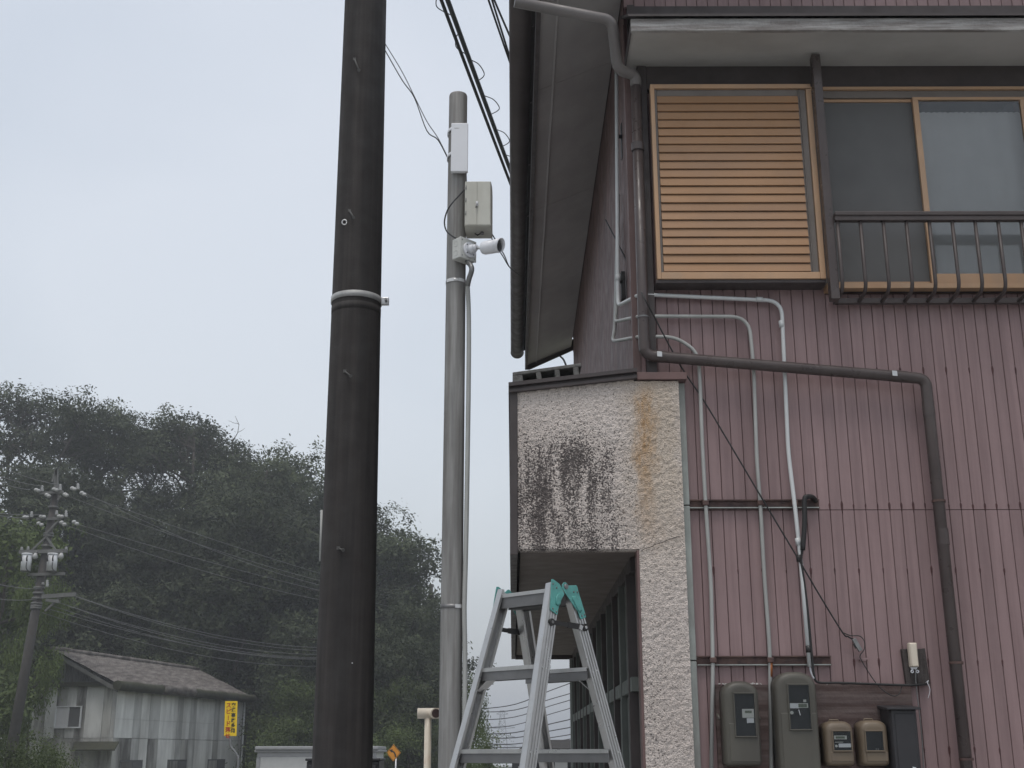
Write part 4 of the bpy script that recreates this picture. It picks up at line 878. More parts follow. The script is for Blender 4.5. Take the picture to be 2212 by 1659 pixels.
for k in range(28):
    q = 2*math.pi*k/28; dirq = ux*math.cos(q)+uz2*math.sin(q); L = .012+.010*(1+math.sin(q))
    ro.append((cb0+hd*(CL-.001)+dirq*(br+.0015), cb0+hd*(CL+L)+dirq*(br+.0015), cb0+hd*(CL+L)+dirq*(br-.0015), cb0+hd*(CL-.001)+dirq*(br-.0015)))
hm.loft([[r_q[i] for r_q in ro] for i in (0, 1, 2, 3, 0)], True, False, False); hm.build('sun_hood', M['white'], body)
MB().cyl(cb0+hd*(CL+.001), cb0+hd*(CL+.004), br-.0018, n=28).build('front_glass', M['lens'], body)
MB().cyl(cb0+hd*(CL+.004), cb0+hd*(CL+.0055), .014, n=20).build('lens', M['hole'], body)
lgm = MB()
for k in range(5): lgm.obox(cb0+hd*(.035+k*.0055)-ux*0+ (-vn*0)+Vector((0,-br*.72,0))+uz2*br*.70, hd*.0019, uz2*.0028*(1 if k % 2 else .7), Vector((0,1,0))*.0012)
lgm.build('faint_logo', M['steel_d'], body)
# flexible hose, cables
j_b = jc-Vector((0,0,.06))+un*.01
hp = [j_b+Vector((.012,-.01,.004)), P(1019, 580, 6.27), P(1013, 603, 6.30), P(1010, 617, 6.33)]
for py, px in ((680, 1012.5), (800, 1012.5), (950, 1010.5), (1100, 1008), (1200, 1006), (1290, 1003.5), (1330, 1003), (1420, 1004.5), (1540, 1003.5), (1640, 1001)): hp.append(P(px, py, 6.36))
last = hp[-1]; hp += [Vector((last.x, 6.36, 0.9)), Vector((last.x, 6.36, 0.0))]
e = empty('cable_hose', (last.x, 6.36, 0), 'grey corrugated hose running down the right side of the grey pole', 'hose')
MB().tube(smooth_path(hp[:4], 6), .0145, 12).build('smooth_end', M['steel_d'], e)
dn = smooth_path(hp[3:], 6); seg_l = []; pts_ = []; 
for a, b in zip(dn, dn[1:]):
    k = max(1, int((b-a).length/.0055))
    for i in range(k): pts_.append(a+(b-a)*(i/k))
MB().tube(pts_, [.0118+(.0016 if i % 2 else -.0006) for i in range(len(pts_))], 12).build('corrugated_part', M['conduit'], e)
cz = smooth_path([P(1007, 373, 6.32), P(1007.5, 392, 6.31), P(1006, 408, 6.30), P(1002, 412, 6.315)], 5)
MB().tube(cz, .0032, 6).build('antenna_cable', M['wire'], None, label='short dark cable hanging below the white antenna panel', cat='cable')
cz = smooth_path([P(1003, 410, 6.31), P(990, 424, 6.30), P(975, 441, 6.29), P(965, 458, 6.30), P(960, 480, 6.32), P(964, 498, 6.31), P(974, 508, 6.30), P(985, 515, 6.29)], 5)
MB().tube(cz, .0042, 8).build('camera_cable', M['wire'], None, label='dark cable bowing out left of the grey pole to the camera box', cat='cable')
# drop wires between the poles and on to the house
pa = on_pole(833, 92, 0); pa.y = 6.92
for i, (dy, bow) in enumerate(((0, 1.0), (14, 1.6))):
    pts = [P(828, 88+dy, 6.9), P(868, 152+dy*1.2+bow*2, 6.8), P(895, 208+dy*.2, 6.7), P(922, 262+dy*.9*bow, 6.62), P(946, 298+dy*.3, 6.55), P(970, 345+dy*.15, 6.46)]
    MB().tube(smooth_path(pts, 5), .0035 if i else .0028, 6).build('drop_wire', M['wire'], None, label='dark drop wire from the thick pole to the grey pole, %s of two' % ('lower' if i else 'upper'), cat='wire')
for i, dx in enumerate((0, 7)):
    pts = [P(1056+dx*.5, 500, 6.46), P(1068+dx, 526, 6.6), P(1086+dx*.6, 553, 7.2), P(1103, 580, 8.0), P(1130, 600, 9.4)]
    MB().tube(smooth_path(pts, 4), .0035, 6).build('drop_wire', M['wire'], None, label='dark drop wire from the grey pole to the eave, %s of two' % ('right' if i else 'left'), cat='wire')
# overhead cable bundle along the lane (runs well above the eave)
zc = 8.0
def at_z(px, py, z): d = ray(px, py); return Vector((0,0,EYE))+d*((z-EYE)/d.z)
e = empty('cable_bundle', at_z(1030, 190, zc), 'thick bundle of dark overhead cables slanting past the top of the grey pole', 'cable')
A0, A1 = at_z(953, -20, zc), at_z(1110, 400, zc); dv = (A1-A0)
Am, An = A0-dv*1.2, A1+dv*1.5
for off, r, z_ in (((0, 0), .017, 0), ((.055, 0), .020, .012), ((.026, 0), .010, .05)):
    MB().tube(sag(Am+Vector((off[0], 0, z_)), An+Vector((off[0], 0, z_)), .1, 16), r, 8).build('cable', M['wire'], e)
lr = random.Random(12)
for k in range(7):
    t = .325+k*.043+lr.uniform(-.008, .008); p = Am+(An-Am)*t; sd = -1 if k in (0, 1) else 1; g_ = lr.uniform(.07, .14)
    MB().tube(smooth_path([p+Vector((sd*.01+.03, 0, 0)), p+dv*.02+Vector((sd*g_*.7+.03, 0, 0)), p+dv*.05+Vector((sd*g_+.03, 0, -.02)), p+dv*.08+Vector((sd*g_*.7+.03, 0, 0)), p+dv*.10+Vector((.03, 0, 0))], 4), .005, 6).build('tie_loop', M['wire'], e)
for i, (xa, xb, yb_) in enumerate(((1062, 1097, 96), (1069, 1099, 90), (1076, 1105, 60))):
    A0, A1 = at_z(xa, -5, 9.0), at_z(xb, yb_, 9.0); dv = A1-A0
    MB().tube(sag(A0-dv*3, A1+dv*5, .15, 12), .011, 6).build('overhead_wire', M['wire'], None, label='%s thin overhead wire beside the top left edge of the roof' % ('left', 'middle', 'right')[i], cat='wire')

# ================================================================== STEPLADDER
LC = Vector((0.093, 4.80, 0)); lu = Vector((.70, -.714, 0)).normalized(); lv = Vector((.714, .70, 0)).normalized(); ZP = 2.203
def LP(u, v, z): return LC+lu*u+lv*v+Vector((0, 0, z))
def l_s(t): return 0.040+0.297*t           # half opening, t metres below the pivot
def l_w(t): return 0.143+0.078*t           # half width
ladder = empty('stepladder', LC, 'folding aluminium stepladder with teal hinge plates standing before the canopy', 'stepladder')
ZB = 0.05
def rail(su, sv):
    a = LP(su*l_w(0.0), sv*(l_s(0.0)+.004), ZP+0.005); b = LP(su*l_w(ZP-ZB), sv*l_s(ZP-ZB), ZB)
    d = (a-b).normalized(); wv = d.cross(lu).normalized()
    if wv.dot(lv)*sv < 0: wv = -wv         # outward across the opening
    un = (lu*su-d*d.dot(lu*su)).normalized()   # outward across the width
    mid = (a+b)/2; hl = (a-b).length/2; m = MB()
    m.obox(mid, d*hl, wv*.026, un*.0012)                               # web
    for s in (-1, 1):
        m.obox(mid+wv*s*.0248-un*.0135, d*hl, wv*.0012, un*.0125)      # flanges
        m.obox(mid+wv*s*.0205-un*.0255, d*hl, wv*.0055, un*.0012)      # lips
    for k in (-.0225, -.0085, .0055, .0195): m.obox(mid+wv*k+un*.0022, d*hl, wv*.0038, un*.0022)
    r_ = m.build('rail', M['alu'], ladder)
    MB().obox(b+Vector((0,0,-.02))-un*.012, wv*.03, un*.018, Vector((0,0,.03))).build('foot', M['black'], r_, bevel=.004)
    return a, b, d, wv, un
rails = {(su, sv): rail(su, sv) for su in (-1, 1) for sv in (-1, 1)}
def rivet(p, n, m='steel', r=.0042): MB().cyl(p, p+n*.003, r, r*.6, n=8).build('rivet', M[m], ladder)
for sv in (-1, 1):
    for k in range(8):
        t = 0.0 + 0.2955*k + (0.012 if k == 0 else 0); z = ZP-t
        if z < 0.12: break
        hw, s = l_w(t)-.003, l_s(t)
        c = LP(0, sv*(s-.004), z)
        st = MB(); dep = .026 if k else .030
        st.obox(c, lu*hw, lv*dep, Vector((0,0,.0018)))
        st.obox(c+lv*sv*dep-Vector((0,0,.005)), lu*hw, lv*.0016, Vector((0,0,.0068)))
        st.obox(c-lv*sv*dep-Vector((0,0,.005)), lu*hw, lv*.0016, Vector((0,0,.0068)))
        for q_ in (-.018, -.009, 0, .009, .018): st.obox(c+lv*q_+Vector((0,0,.0026)), lu*hw, lv*.0016, Vector((0,0,.0009)))
        so = st.build('step', M['alu'], ladder)
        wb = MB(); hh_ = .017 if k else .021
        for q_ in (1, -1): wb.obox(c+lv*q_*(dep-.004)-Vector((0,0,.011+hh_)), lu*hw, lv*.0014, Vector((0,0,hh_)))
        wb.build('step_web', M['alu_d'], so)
        for su in (-1, 1):
            a, b, d, wv, un = rails[(su, sv)]
            p = a+(b-a)*((a.z-(z-.012))/(a.z-b.z))
            rivet(p+un*.0025+wv*.012, un); rivet(p+un*.0025-wv*.010, un)
            if k in (1, 3, 5):     # gusset strap under the step
                MB().bar(c+lu*su*(hw-.06)-Vector((0,0,.03)), LP(su*(l_w(t+.085)-.012), sv*(l_s(t+.085)-.006), z-.085), .030, .003, up=lu).build('gusset', M['alu'], ladder)
# teal hinge plates, one pair on each side
front_p = [(-72,22),(-62,23),(-30,9),(-20,-3),(-6,-28),(-20,-44),(-28,-57),(-46,-88),(-52,-108),(-58,-108),(-88,-94),(-88,-86),(-81,-34),(-78,-13)]
back_p = [(-10,15),(0,18),(8,13),(16,6),(58,11),(64,9),(70,-13),(102,-104),(98,-109),(74,-117),(69,-114),(58,-89),(22,-54),(-20,-8),(-20,6)]
for su in (-1, 1):
    o = LP(su*(l_w(0)+.006), 0, ZP)
    k = (lu*su).normalized()
    tilt = Vector((0,0,1))-k*.078
    MB().prism([(a/1000*1.0, b/1000) for a, b in front_p], o, lv, tilt, k*.003).build('hinge_plate', M['teal'], ladder, bevel=.0012)
    MB().prism([(a/1000*1.0, b/1000) for a, b in back_p], o+k*.0035, lv, tilt, k*.003).build('hinge_plate', M['teal'], ladder, bevel=.0012)
    if True:
        MB().cyl(o+k*.004, o+k*.012, .011, .009, n=18).build('pivot_bolt', M['steel_d'], ladder)
        for a, b in ((-66,5),(-48,-8),(-76,-88),(-58,-98)): rivet(o+lv*a/1000+tilt*b/1000+k*.003, k, 'steel_d', .0042)
        for a, b in ((42,-16),(62,-15),(78,-104),(94,-98)): rivet(o+lv*a/1000+tilt*b/1000+k*.0065, k, 'steel_d', .0042)
        em = MB(); em.loft([[o+k*(.003+y)+lv*((-46+a*s)/1000)+tilt*((-48+b*s)/1000) for a, b in ((-14,-24),(0,-30),(14,-20),(22,6),(18,22),(2,20),(-12,2))] for s, y in ((1, 0), (.75, .004))], True); em.build('plate_emboss', M['teal'], ladder)
        em = MB(); em.loft([[o+k*(.0065+y)+lv*((50+a*s)/1000)+tilt*((-58+b*s)/1000) for a, b in ((20,-36),(30,-26),(18,18),(6,28),(-22,26),(-20,14),(8,-30))] for s, y in ((1, 0), (.78, .004))], True); em.build('plate_emboss', M['teal'], ladder)
    zb_ = ZP-.138; p0 = LP(su*(l_w(.138)+.005), -l_s(.138)-.004, zb_); p1 = LP(su*(l_w(.15)+.005), l_s(.15)+.010, zb_-.008)
    mid = p0+(p1-p0)*.55
    s1 = MB().bar(p0, mid, .016, .005, up=k); s1.cyl(p0-k*.003, p0+k*.006, .0135, n=16); s1.build('stay_bar', M['black'], ladder)
    s2 = MB().bar(mid-(p1-p0)*.06, p1, .021, .007, up=k); s2.cyl(p1-k*.003, p1+k*.008, .014, n=16); s2.build('stay_bar', M['black'], ladder)
    MB().cyl(p0+k*.006, p0+k*.009, .006, n=10).build('stay_bolt', M['steel_d'], ladder); MB().cyl(p1+k*.008, p1+k*.011, .0055, n=10).build('stay_bolt', M['steel'], ladder)
    MB().bar(p1-(p1-p0)*.18+k*.006, p1-(p1-p0)*.10+k*.006-Vector((0,0,.006)), .018, .004, up=k).build('catch', M['steel'], ladder)

# ================================================================== MIDDLE DISTANCE
# cream pipe post with a T head
ty = 12.0; c0 = P(924, 1600, ty); gz = ground_z(c0.x, ty); zt = P(924, 1541, ty).z
e = empty('pipe_post', (c0.x, ty, gz), 'cream painted pipe post with a T shaped open head, beside the grey pole', 'pipe post')
MB().cyl((c0.x, ty, gz), (c0.x, ty, zt), .033, n=20).build('post', M['cream'], e)
hx0, hx1 = P(902, 1541, ty).x, P(962, 1541, ty).x
def open_pipe(p0, p1, r, nm, m):
    p0, p1 = Vector(p0), Vector(p1); d = (p1-p0).normalized()
    MB().tube([p0, p1, p1, p0+d*.001], [r, r, r-.006, r-.006], 22, False).build(nm, M[m], e)
MB().tube([(hx0, ty, zt), (hx0+.002, ty, zt), (hx1, ty, zt)], [.044, .048, .048], 22).build('crossbar', M['cream'], e)
MB().cyl((hx0-.002, ty, zt), (hx0+.001, ty, zt), .042, n=20).build('dark_end', M['hole'], e)
sx = P(939, 1541, ty-.1).x
st0, st1 = Vector((sx-.02, ty, zt)), Vector((sx+.012, ty-.10, zt-.003)); dd = (st1-st0).normalized()
MB().cyl(st0, st1, .049, n=22).build('stub', M['cream'], e)
MB().cyl(st1-dd*.002, st1+dd*.002, .040, n=20).build('dark_end', M['rusty'], e)
# dark cabinet behind the thick pole
cy = 10.0; x0, x1 = P(662, 1650, cy).x, P(819, 1650, cy).x; z1 = P(740, 1638, cy).z
e = empty('dark_cabinet', ((x0+x1)/2, cy, 0), 'dark grey cabinet half hidden behind the thick utility pole', 'cabinet')
MB().box(x0, x1, cy, cy+.4, ground_z(0, cy)+.06, z1-.02).build('body', M['boxblack'], e, bevel=.01)
MB().box(x0-.01, x1+.01, cy-.015, cy+.42, z1-.019, z1).build('lid', M['boxblack'], e, bevel=.006)
MB().box(x0+.02, x1-.02, cy-.012, cy-.001, .1, z1-.05).build('door', M['boxblack'], e, bevel=.004)
MB().box(x0+.02, x1-.02, cy+.02, cy+.38, ground_z(0, cy)-.05, ground_z(0, cy)+.059).build('plinth', M['cblock'], e)
# white storage shed
sy = 45.0; x0, x1 = P(553, 1640, sy).x, P(816, 1640, sy).x; z1 = P(650, 1612, sy).z; gz = ground_z(x0, sy)
e = empty('storage_shed', ((x0+x1)/2, sy+1.2, gz), 'low white steel storage shed with a grey top trim behind the thick pole', 'shed')
MB().box(x0+.06, x1-.06, sy, sy+2.6, gz, z1-.2).build('wall', M['shedwhite'], e)
MB().box(x0-.05, x1+.05, sy-.12, sy+2.7, z1-.2, z1-.12).build('roof', M['shedgrey'], e, bevel=.02); MB().box(x0-.02, x1+.02, sy-.2, sy+2.75, z1-.119, z1).build('roof_cap', M['shedgrey'], e, bevel=.03)
MB().box(x0+.05, x1-.05, sy-.05, sy-.001, z1-.36, z1-.205).build('head_trim', M['shedgrey'], e)
dr = MB().box(x0+.16, x1-.16, sy-.03, sy-.002, gz+.02, z1-.362).build('shutter', M['shedwhite'], e)
slm = MB().box(0, x1-x0-.34, -.012, 0, 0, .052).mesh('shutter_slat'); slm.materials.append(M['shedwhite'])
k = 0; z = z1-.42
while z > gz+.1: inst('shutter_slat', slm, (x0+.17, sy-.031, z), dr); z -= .065
for xx in (x0+.02, x1-.16): MB().box(xx, xx+.13, sy-.04, sy-.001, gz, z1-.363).build('corner_post', M['shedgrey'], e)
# yellow traffic sign
yy = 33.0; a, b, c_, d = P(486.5, 1514.5, yy), P(512.8, 1514.5, yy), P(511, 1590, yy), P(483.5, 1590, yy)
u = ((b-a)+(c_-d)).normalized(); v = ((a-d)+(b-c_)).normalized(); ctr = (a+b+c_+d)/4; W = ((b-a).length+(c_-d).length)/2; H = ((a-d).length+(b-c_).length)/2
n_ = u.cross(v)
e = empty('traffic_sign', (ctr.x, yy, ground_z(ctr.x, yy)), 'tall yellow sign with red and black Japanese lettering in front of the warehouse', 'sign')
MB().obox(ctr-n_*.012, u*(W/2), v*(H/2), n_*.01).build('plate', M['yellow'], e, bevel=.004)
pz = [P(505, 1585, yy+.04), P(502, 1592, yy+.04), P(497, 1597, yy+.04), P(498, 1612, yy+.04), P(506, 1622, yy+.04), P(512, 1632, yy+.04), P(514, 1659, yy+.04)]
pz[0:3] = [P(495, 1520, yy+.04), P(496.5, 1590, yy+.04), P(497.5, 1603, yy+.04)]
pz.append(Vector((pz[-1].x+.03, yy+.04, ground_z(0, yy)-.1)))
MB().tube(smooth_path(pz, 4), .028, 12).build('post', M['steel_d'], e)
tx1 = "交通事故多発"; tx2 = "スピ|ド落せ"
for i, ch in enumerate(tx1): text_mesh(ch, .115, ctr+u*(W*.20)+v*(H*.5-.105-i*.127), u, v, 'letter', M['signblack'], e, .001, .004)
for i, ch in enumerate(tx2):
    q = ctr-u*(W*.20)+v*(H*.5-.115-i*.152)
    if ch == '|': MB().obox(q+n_*.002, u*.008, v*.062, n_*.0006).build('letter', M['signred'], e)
    else: text_mesh(ch, .142, q, u, v, 'letter', M['signred'], e, .001, .004)
# orange bend sign
yy = 52.0; ctr = P(850, 1626.5, yy); r = (P(866, 1626, yy)-P(834.5, 1626, yy)).length/2
e = empty('warning_sign', (ctr.x, yy, ground_z(ctr.x, yy)), 'orange diamond warning sign with a black left bend arrow', 'sign')
def dia(s, y0, y1, m, nm): MB().prism([(0, r*s*1.13), (r*s, 0), (0, -r*s*1.13), (-r*s, 0)], ctr+Vector((0, y0, 0)), (1,0,0), (0,0,1), (0, y1-y0, 0)).build(nm, M[m], e, bevel=.004)
dia(1.0, -.01, .01, 'orange', 'plate'); dia(.93, -.014, -.0105, 'signblack', 'border'); dia(.87, -.018, -.0145, 'orange', 'face')
aw = MB(); pts = [(.30, -.52), (.24, -.2), (.05, .10), (-.22, .26)]
aw2 = smooth_path([Vector((x*r, 0, z*r)) for x, z in pts], 5); wd = .10*r
L_, R_ = [], []
for i, p in enumerate(aw2):
    t = (aw2[min(i+1, len(aw2)-1)]-aw2[max(i-1, 0)]).normalized(); nn_ = Vector((-t.z, 0, t.x)); L_.append(p+nn_*wd); R_.append(p-nn_*wd)
poly = [(p.x, p.z) for p in L_]+[(p.x, p.z) for p in reversed(R_)]
aw.prism(poly, ctr+Vector((0,-.0215,0)), (1,0,0), (0,0,1), (0,.003,0))
aw.prism([(-.56*r, .36*r), (-.12*r, .52*r), (-.22*r, .02*r)], ctr+Vector((0,-.0225,0)), (1,0,0), (0,0,1), (0,.003,0)); aw.build('arrow', M['signblack'], e)
MB().cyl((ctr.x+.10, yy+.03, ground_z(ctr.x, yy)), (ctr.x+.10, yy+.03, ctr.z+.2), .035, n=12).build('post', M['steel'], e)
# ------------------------------------------------------------------ warehouse
WC = P(247.5, 1480.8, 50.0); wl = Vector((.21, .978, 0)).normalized(); wp = Vector((-wl.y, wl.x, 0)); EZ_ = WC.z; WL_, WW = 12.3, 5.2
gz = ground_z(WC.x, 50)-.1; ZR = P(128, 1408, 50.55).z
def wpt(s, t, z): v = Vector((WC.x, WC.y, 0))+wl*s+wp*t; v.z = z; return v
whs = empty('warehouse', wpt(WL_/2, WW/2, gz), 'old grey panelled warehouse with a lichen covered corrugated roof', 'warehouse')
wall = MB(); 
for a, b, zt in ((wpt(.06, .06, gz), wpt(WL_, .06, gz), EZ_), (wpt(.06, WW, gz), wpt(.06, .06, gz), EZ_), (wpt(WL_, .06, gz), wpt(WL_, WW, gz), EZ_), (wpt(WL_, WW, gz), wpt(.06, WW, gz), EZ_)):
    wall.add([a, b, Vector((b.x, b.y, zt)), Vector((a.x, a.y, zt))], [(0, 1, 2, 3)])
wob = wall.build('wall', M['wh_grey'], whs)
ZJ2 = P(247.5, 1594, 50).z
bands = [(985,1145,1),(1145,1212,0),(1212,1283,1),(1283,1372,0),(1372,1522,1),(1522,1570,0),(1570,1632,1),(1632,1686,0),(1686,1840,1),(1840,1886,0),(1886,2082,1)]
def s_of(zx):                               # zoomed pixel column -> distance along the long wall
    px = zx/2.149/1.8517; d = ray(px, 1560); k = d.x/d.y
    return (k*WC.y-WC.x)/(wl.x-k*wl.y)
def wslab(s0, s1, t0, z0, z1, m, nm, par, side=0, th=.03):
    if side == 0: MB().obox(wpt((s0+s1)/2, t0, (z0+z1)/2), wl*((s1-s0)/2), wp*(th/2), (0,0,(z1-z0)/2)).build(nm, M[m], par)
    else: MB().obox(wpt(t0, (s0+s1)/2, (z0+z1)/2), wp*((s1-s0)/2), wl*(th/2), (0,0,(z1-z0)/2)).build(nm, M[m], par)
lowin = [(1060,1250),(1465,1625),(1808,1952)]
for i, (a, b, li) in enumerate(bands):
    s0, s1 = s_of(a)+.006, s_of(b)-.006; m = 'wh_light' if li else 'wh_grey'
    zm = P(247.5, 1552, 50).z; jt = rnd.uniform(-.004, .004)
    wslab(s0, s1, .02+jt, ZJ2+.01, zm-.005, m, 'panel', wob); wslab(s0, s1, .02-jt, zm+.005, EZ_-.02, m, 'panel', wob)
    wslab(s0, s1, .02, gz, ZJ2-.01, m if i % 3 else 'wh_side', 'panel', wob)
for a, b in lowin:
    s0, s1 = s_of(a), s_of(b); z1 = P(247.5, 1659-1, 50).z+.55
    z1 = 1.6-.22; f_ = MB().obox(wpt((s0+s1)/2, -.005, z1-.45), wl*((s1-s0)/2), wp*.02, (0,0,.45)).build('window', M['steel_d'], wob)
    for h0, h1 in ((s0+.05, (s0+s1)/2-.03), ((s0+s1)/2+.03, s1-.05)): MB().obox(wpt((h0+h1)/2, -.028, z1-.45), wl*((h1-h0)/2), wp*.006, (0,0,.39)).build('pane', M['wh_side'] if h0 == s0+.05 else M['screen'], f_)
def t_of(zx):
    px = zx/2.149/1.8517; d = ray(px, 1560); k = d.x/d.y
    return (k*WC.y-WC.x)/(wp.x-k*wp.y)
ge = [985, 948, 875, 722, 640, 560, 470, 380, 290]
for i, (a, b) in enumerate(zip(ge, ge[1:])):
    t0, t1 = t_of(a)+.006, min(t_of(b)-.006, WW)
    wslab(t0, t1, .02, ZJ2+.01, EZ_-.02, 'wh_side' if i % 2 else 'wh_grey', 'panel', wob, 1); wslab(t0, t1, .02, gz, ZJ2-.01, 'wh_side', 'panel', wob, 1)
# gable window
t0, t1 = t_of(697), t_of(470); z1, z0 = P(140, 1525, 50.3).z, P(140, 1573, 50.3).z
gw = MB()
for (ta, tb, za, zb) in ((t0, t1, z1-.04, z1), (t0, t1, z0, z0+.05), (t0, t0+.05, z0+.05, z1-.04), (t1-.05, t1, z0+.05, z1-.04), ((t0+t1)/2-.03, (t0+t1)/2+.03, z0+.05, z1-.04)):
    gw.obox(wpt(-.03, (ta+tb)/2, (za+zb)/2), wp*((tb-ta)/2), wl*.03, (0,0,(zb-za)/2))
g_ = gw.build('window', M['whitepaint'], wob)
for ta, tb, m in ((t0+.05, (t0+t1)/2-.03, 'screen'), ((t0+t1)/2+.03, t1-.05, 'curtain')): MB().obox(wpt(-.012, (ta+tb)/2, (z0+z1)/2), wp*((tb-ta)/2), wl*.004, (0,0,(z1-z0)/2-.05)).build('pane', M[m], g_)
# ledge, corrugated gable triangle, small awning
wslab(-.25, WW, -.12, EZ_-.02, EZ_+.14, 'moss', 'ledge', whs, 1, .26)
gm_ = MB(); nC = 44; pr = []
for k in range(nC*4+1):
    t = -.05+ (WW+.1)*k/(nC*4); zt = EZ_+.14+(ZR-EZ_-.2)*max(0, 1-abs(t-WW/2)/(WW/2)); o = .018*math.sin(k*math.pi/2)
    gm_.v += [tuple(wpt(.04-o, t, EZ_+.13)), tuple(wpt(.04-o, t, zt))]
gm_.f = [(2*i, 2*i+1, 2*i+3, 2*i+2) for i in range(nC*4)]; gm_.sm = [False]*(nC*4); gm_.build('gable_sheet', M['corr'], whs)
roof = empty('roof', wpt(WL_/2, WW/2, EZ_)); adopt(roof, whs)
def rslab(sgn):
    me = MB(); nx, nz_ = 150, 6; y0, y1 = -.45, WL_+.3
    for j in range(nz_+1):
        f_ = j/nz_
        t = WW/2+sgn*(WW/2+.42)*(1-f_); z = EZ_+.02+(ZR-EZ_+.05)*f_
        for i in range(nx+1):
            s = y0+(y1-y0)*i/nx
            me.v.append(tuple(wpt(s, t, z+.028*math.sin(i*math.pi*.72)+.02*noise.noise(Vector((s*.7, f_*3, 5)))+(.02 if j % 2 else 0))))
    me.f = [(j*(nx+1)+i, j*(nx+1)+i+1, (j+1)*(nx+1)+i+1, (j+1)*(nx+1)+i) for j in range(nz_) for i in range(nx)]; me.sm = [True]*len(me.f)
    return me
rslab(-1).build('roof_sheet', M['slate'], roof); rslab(1).build('roof_sheet', M['slate'], roof)
MB().tube([wpt(s, WW/2, ZR+.09+.02*noise.noise(Vector((s, 0, 0)))) for s in np.linspace(-.5, WL_+.3, 16)], .11, 8).build('ridge_cap', M['slate'], roof)
ee = MB(); pts = [wpt(s, -.36, EZ_-.02+.03*noise.noise(Vector((s*1.4, 2, 0)))) for s in np.linspace(-.45, WL_+.3, 40)]
ee.tube(pts, [.19+.035*noise.noise(Vector((k*.5, 9, 0))) for k in range(40)], 10).build('mossy_eave', M['moss'], roof)
MB().tube([wpt(s, -.40, EZ_+.0) for s in np.linspace(s_of(1290), s_of(1570), 12)], .205, 12).build('patched_eave', M['slate'], roof)
MB().prism([(-.08, -.42), (WW/2, ZR-EZ_-.02), (WW/2, ZR-EZ_-.22), (-.08, -.2)][0:0] or [(-.36, -.12), (WW/2, ZR-EZ_+.02), (WW/2, ZR-EZ_-.16), (-.36, -.28)], wpt(-.40, 0, EZ_), wp, (0,0,1), wl*.06).build('barge_board', M['corr'], roof)
aw = MB(); s_a, s_b = t_of(1000)-.55, t_of(660); za = P(190, 1614, 50).z
aw.prism([(0, 0), (1, 0), (1, .03), (0, .03)], wpt(0,0,za), wl, (0,0,1), wp) if False else None
cs = [wpt(-.02, s_b, za+.16), wpt(-.02, s_a+.35, za+.16), wpt(-1.1, s_a-.1, za-.14), wpt(-1.1, s_b-.55, za-.14)]
aw.add([c+Vector((0,0,z)) for z in (0, .05) for c in cs], [(0,3,2,1),(4,5,6,7),(0,1,5,4),(1,2,6,5),(2,3,7,6),(3,0,4,7)]); aw.build('awning', M['moss'], whs)
pz = P(512, 1530, 61.5); MB().cyl(wpt(WL_+.03, -.05, gz), wpt(WL_+.03, -.05, EZ_-.1), .05, n=10).build('corner_pipe', M['whitepaint'], whs)
# ------------------------------------------------------------------ dark house and distant buildings seen under the ladder
hy = 34.0; x0, x1 = P(1106, 1650, hy).x, P(1330, 1650, hy).x; zw = P(1150, 1617, hy).z; gz = ground_z(0, hy)
e = empty('dark_house', ((x0+x1)/2, hy+2, gz), 'low dark house with a tiled hip roof seen between the ladder legs', 'house')
MB().box(x0, x1, hy, hy+5, gz, zw-.02).build('wall', M['darkhouse'], e)
rx0, rx1 = P(1122, 1616, hy-.4).x, x1+.5; zr = P(1145, 1598, hy+1.6).z
rr_ = MB(); rr_.add([(rx0, hy-.5, zw), (rx1, hy-.5, zw), (rx1, hy+4.6, zw), (rx0, hy+4.6, zw), (rx0+.55, hy+1.8, zr), (rx1-.5, hy+1.8, zr), (rx0+.55, hy+2.3, zr), (rx1-.5, hy+2.3, zr), (rx0, hy-.5, zw-.08), (rx1, hy-.5, zw-.08), (rx1, hy+4.6, zw-.08), (rx0, hy+4.6, zw-.08)],
        [(0,1,5,4),(1,2,7,5),(2,3,6,7),(3,0,4,6),(4,5,7,6),(0,8,9,1),(1,9,10,2),(2,10,11,3),(3,11,8,0),(8,11,10,9)])
rr_.build('roof', M['tile'], e)
for k in range(5):
    q = P(1116.5+k*6.2, 1640, hy-.01)
    for j in range(3): MB().obox(q+Vector((rnd.uniform(-.02,.02), -.005, .02*(j-1)+rnd.uniform(-.006,.006))), (rnd.uniform(.012,.026),0,0), (0,.003,0), (0,0,rnd.uniform(.004,.009))).build('letter_stroke', M['boxgrey'], e)
for a, b, m in ((1196, 1228, 'curtain'), (1230, 1254, 'darkhouse'), (1119, 1127, 'wh_grey'), (1129, 1136, 'wh_grey')):
    q0, q1 = P(a, 1642 if a > 1190 else 1655, hy), P(b, 1642, hy); w_ = MB().box(q0.x, q1.x, hy-.03, hy-.001, gz+.1, q0.z).build('window', M['shedgrey'] if a < 1190 else M['darkhouse'], e); MB().box(q0.x+.03, q1.x-.03, hy-.036, hy-.0305, gz+.15, q0.z-.03).build('pane', M[m], w_)
dy = 170.0; q0, q1 = P(1064, 1652, dy), P(1140, 1652, dy); gz = ground_z(0, dy)
e = empty('far_building', (q0.x, dy, gz), 'small white flat roofed building far off under the ladder', 'building')
MB().box(q0.x+.2, q1.x, dy, dy+9, gz-.5, q0.z-.25).build('wall', M['shedwhite'], e); MB().box(q0.x, q1.x+.2, dy-.3, dy+9.3, q0.z-.25, q0.z).build('roof', M['white'], e)
for k in range(4): MB().box(q0.x+.6+k*1.0, q0.x+1.2+k*1.0, dy-.05, dy-.001, q0.z-1.4, q0.z-.6).build('window', M['screen'], e)
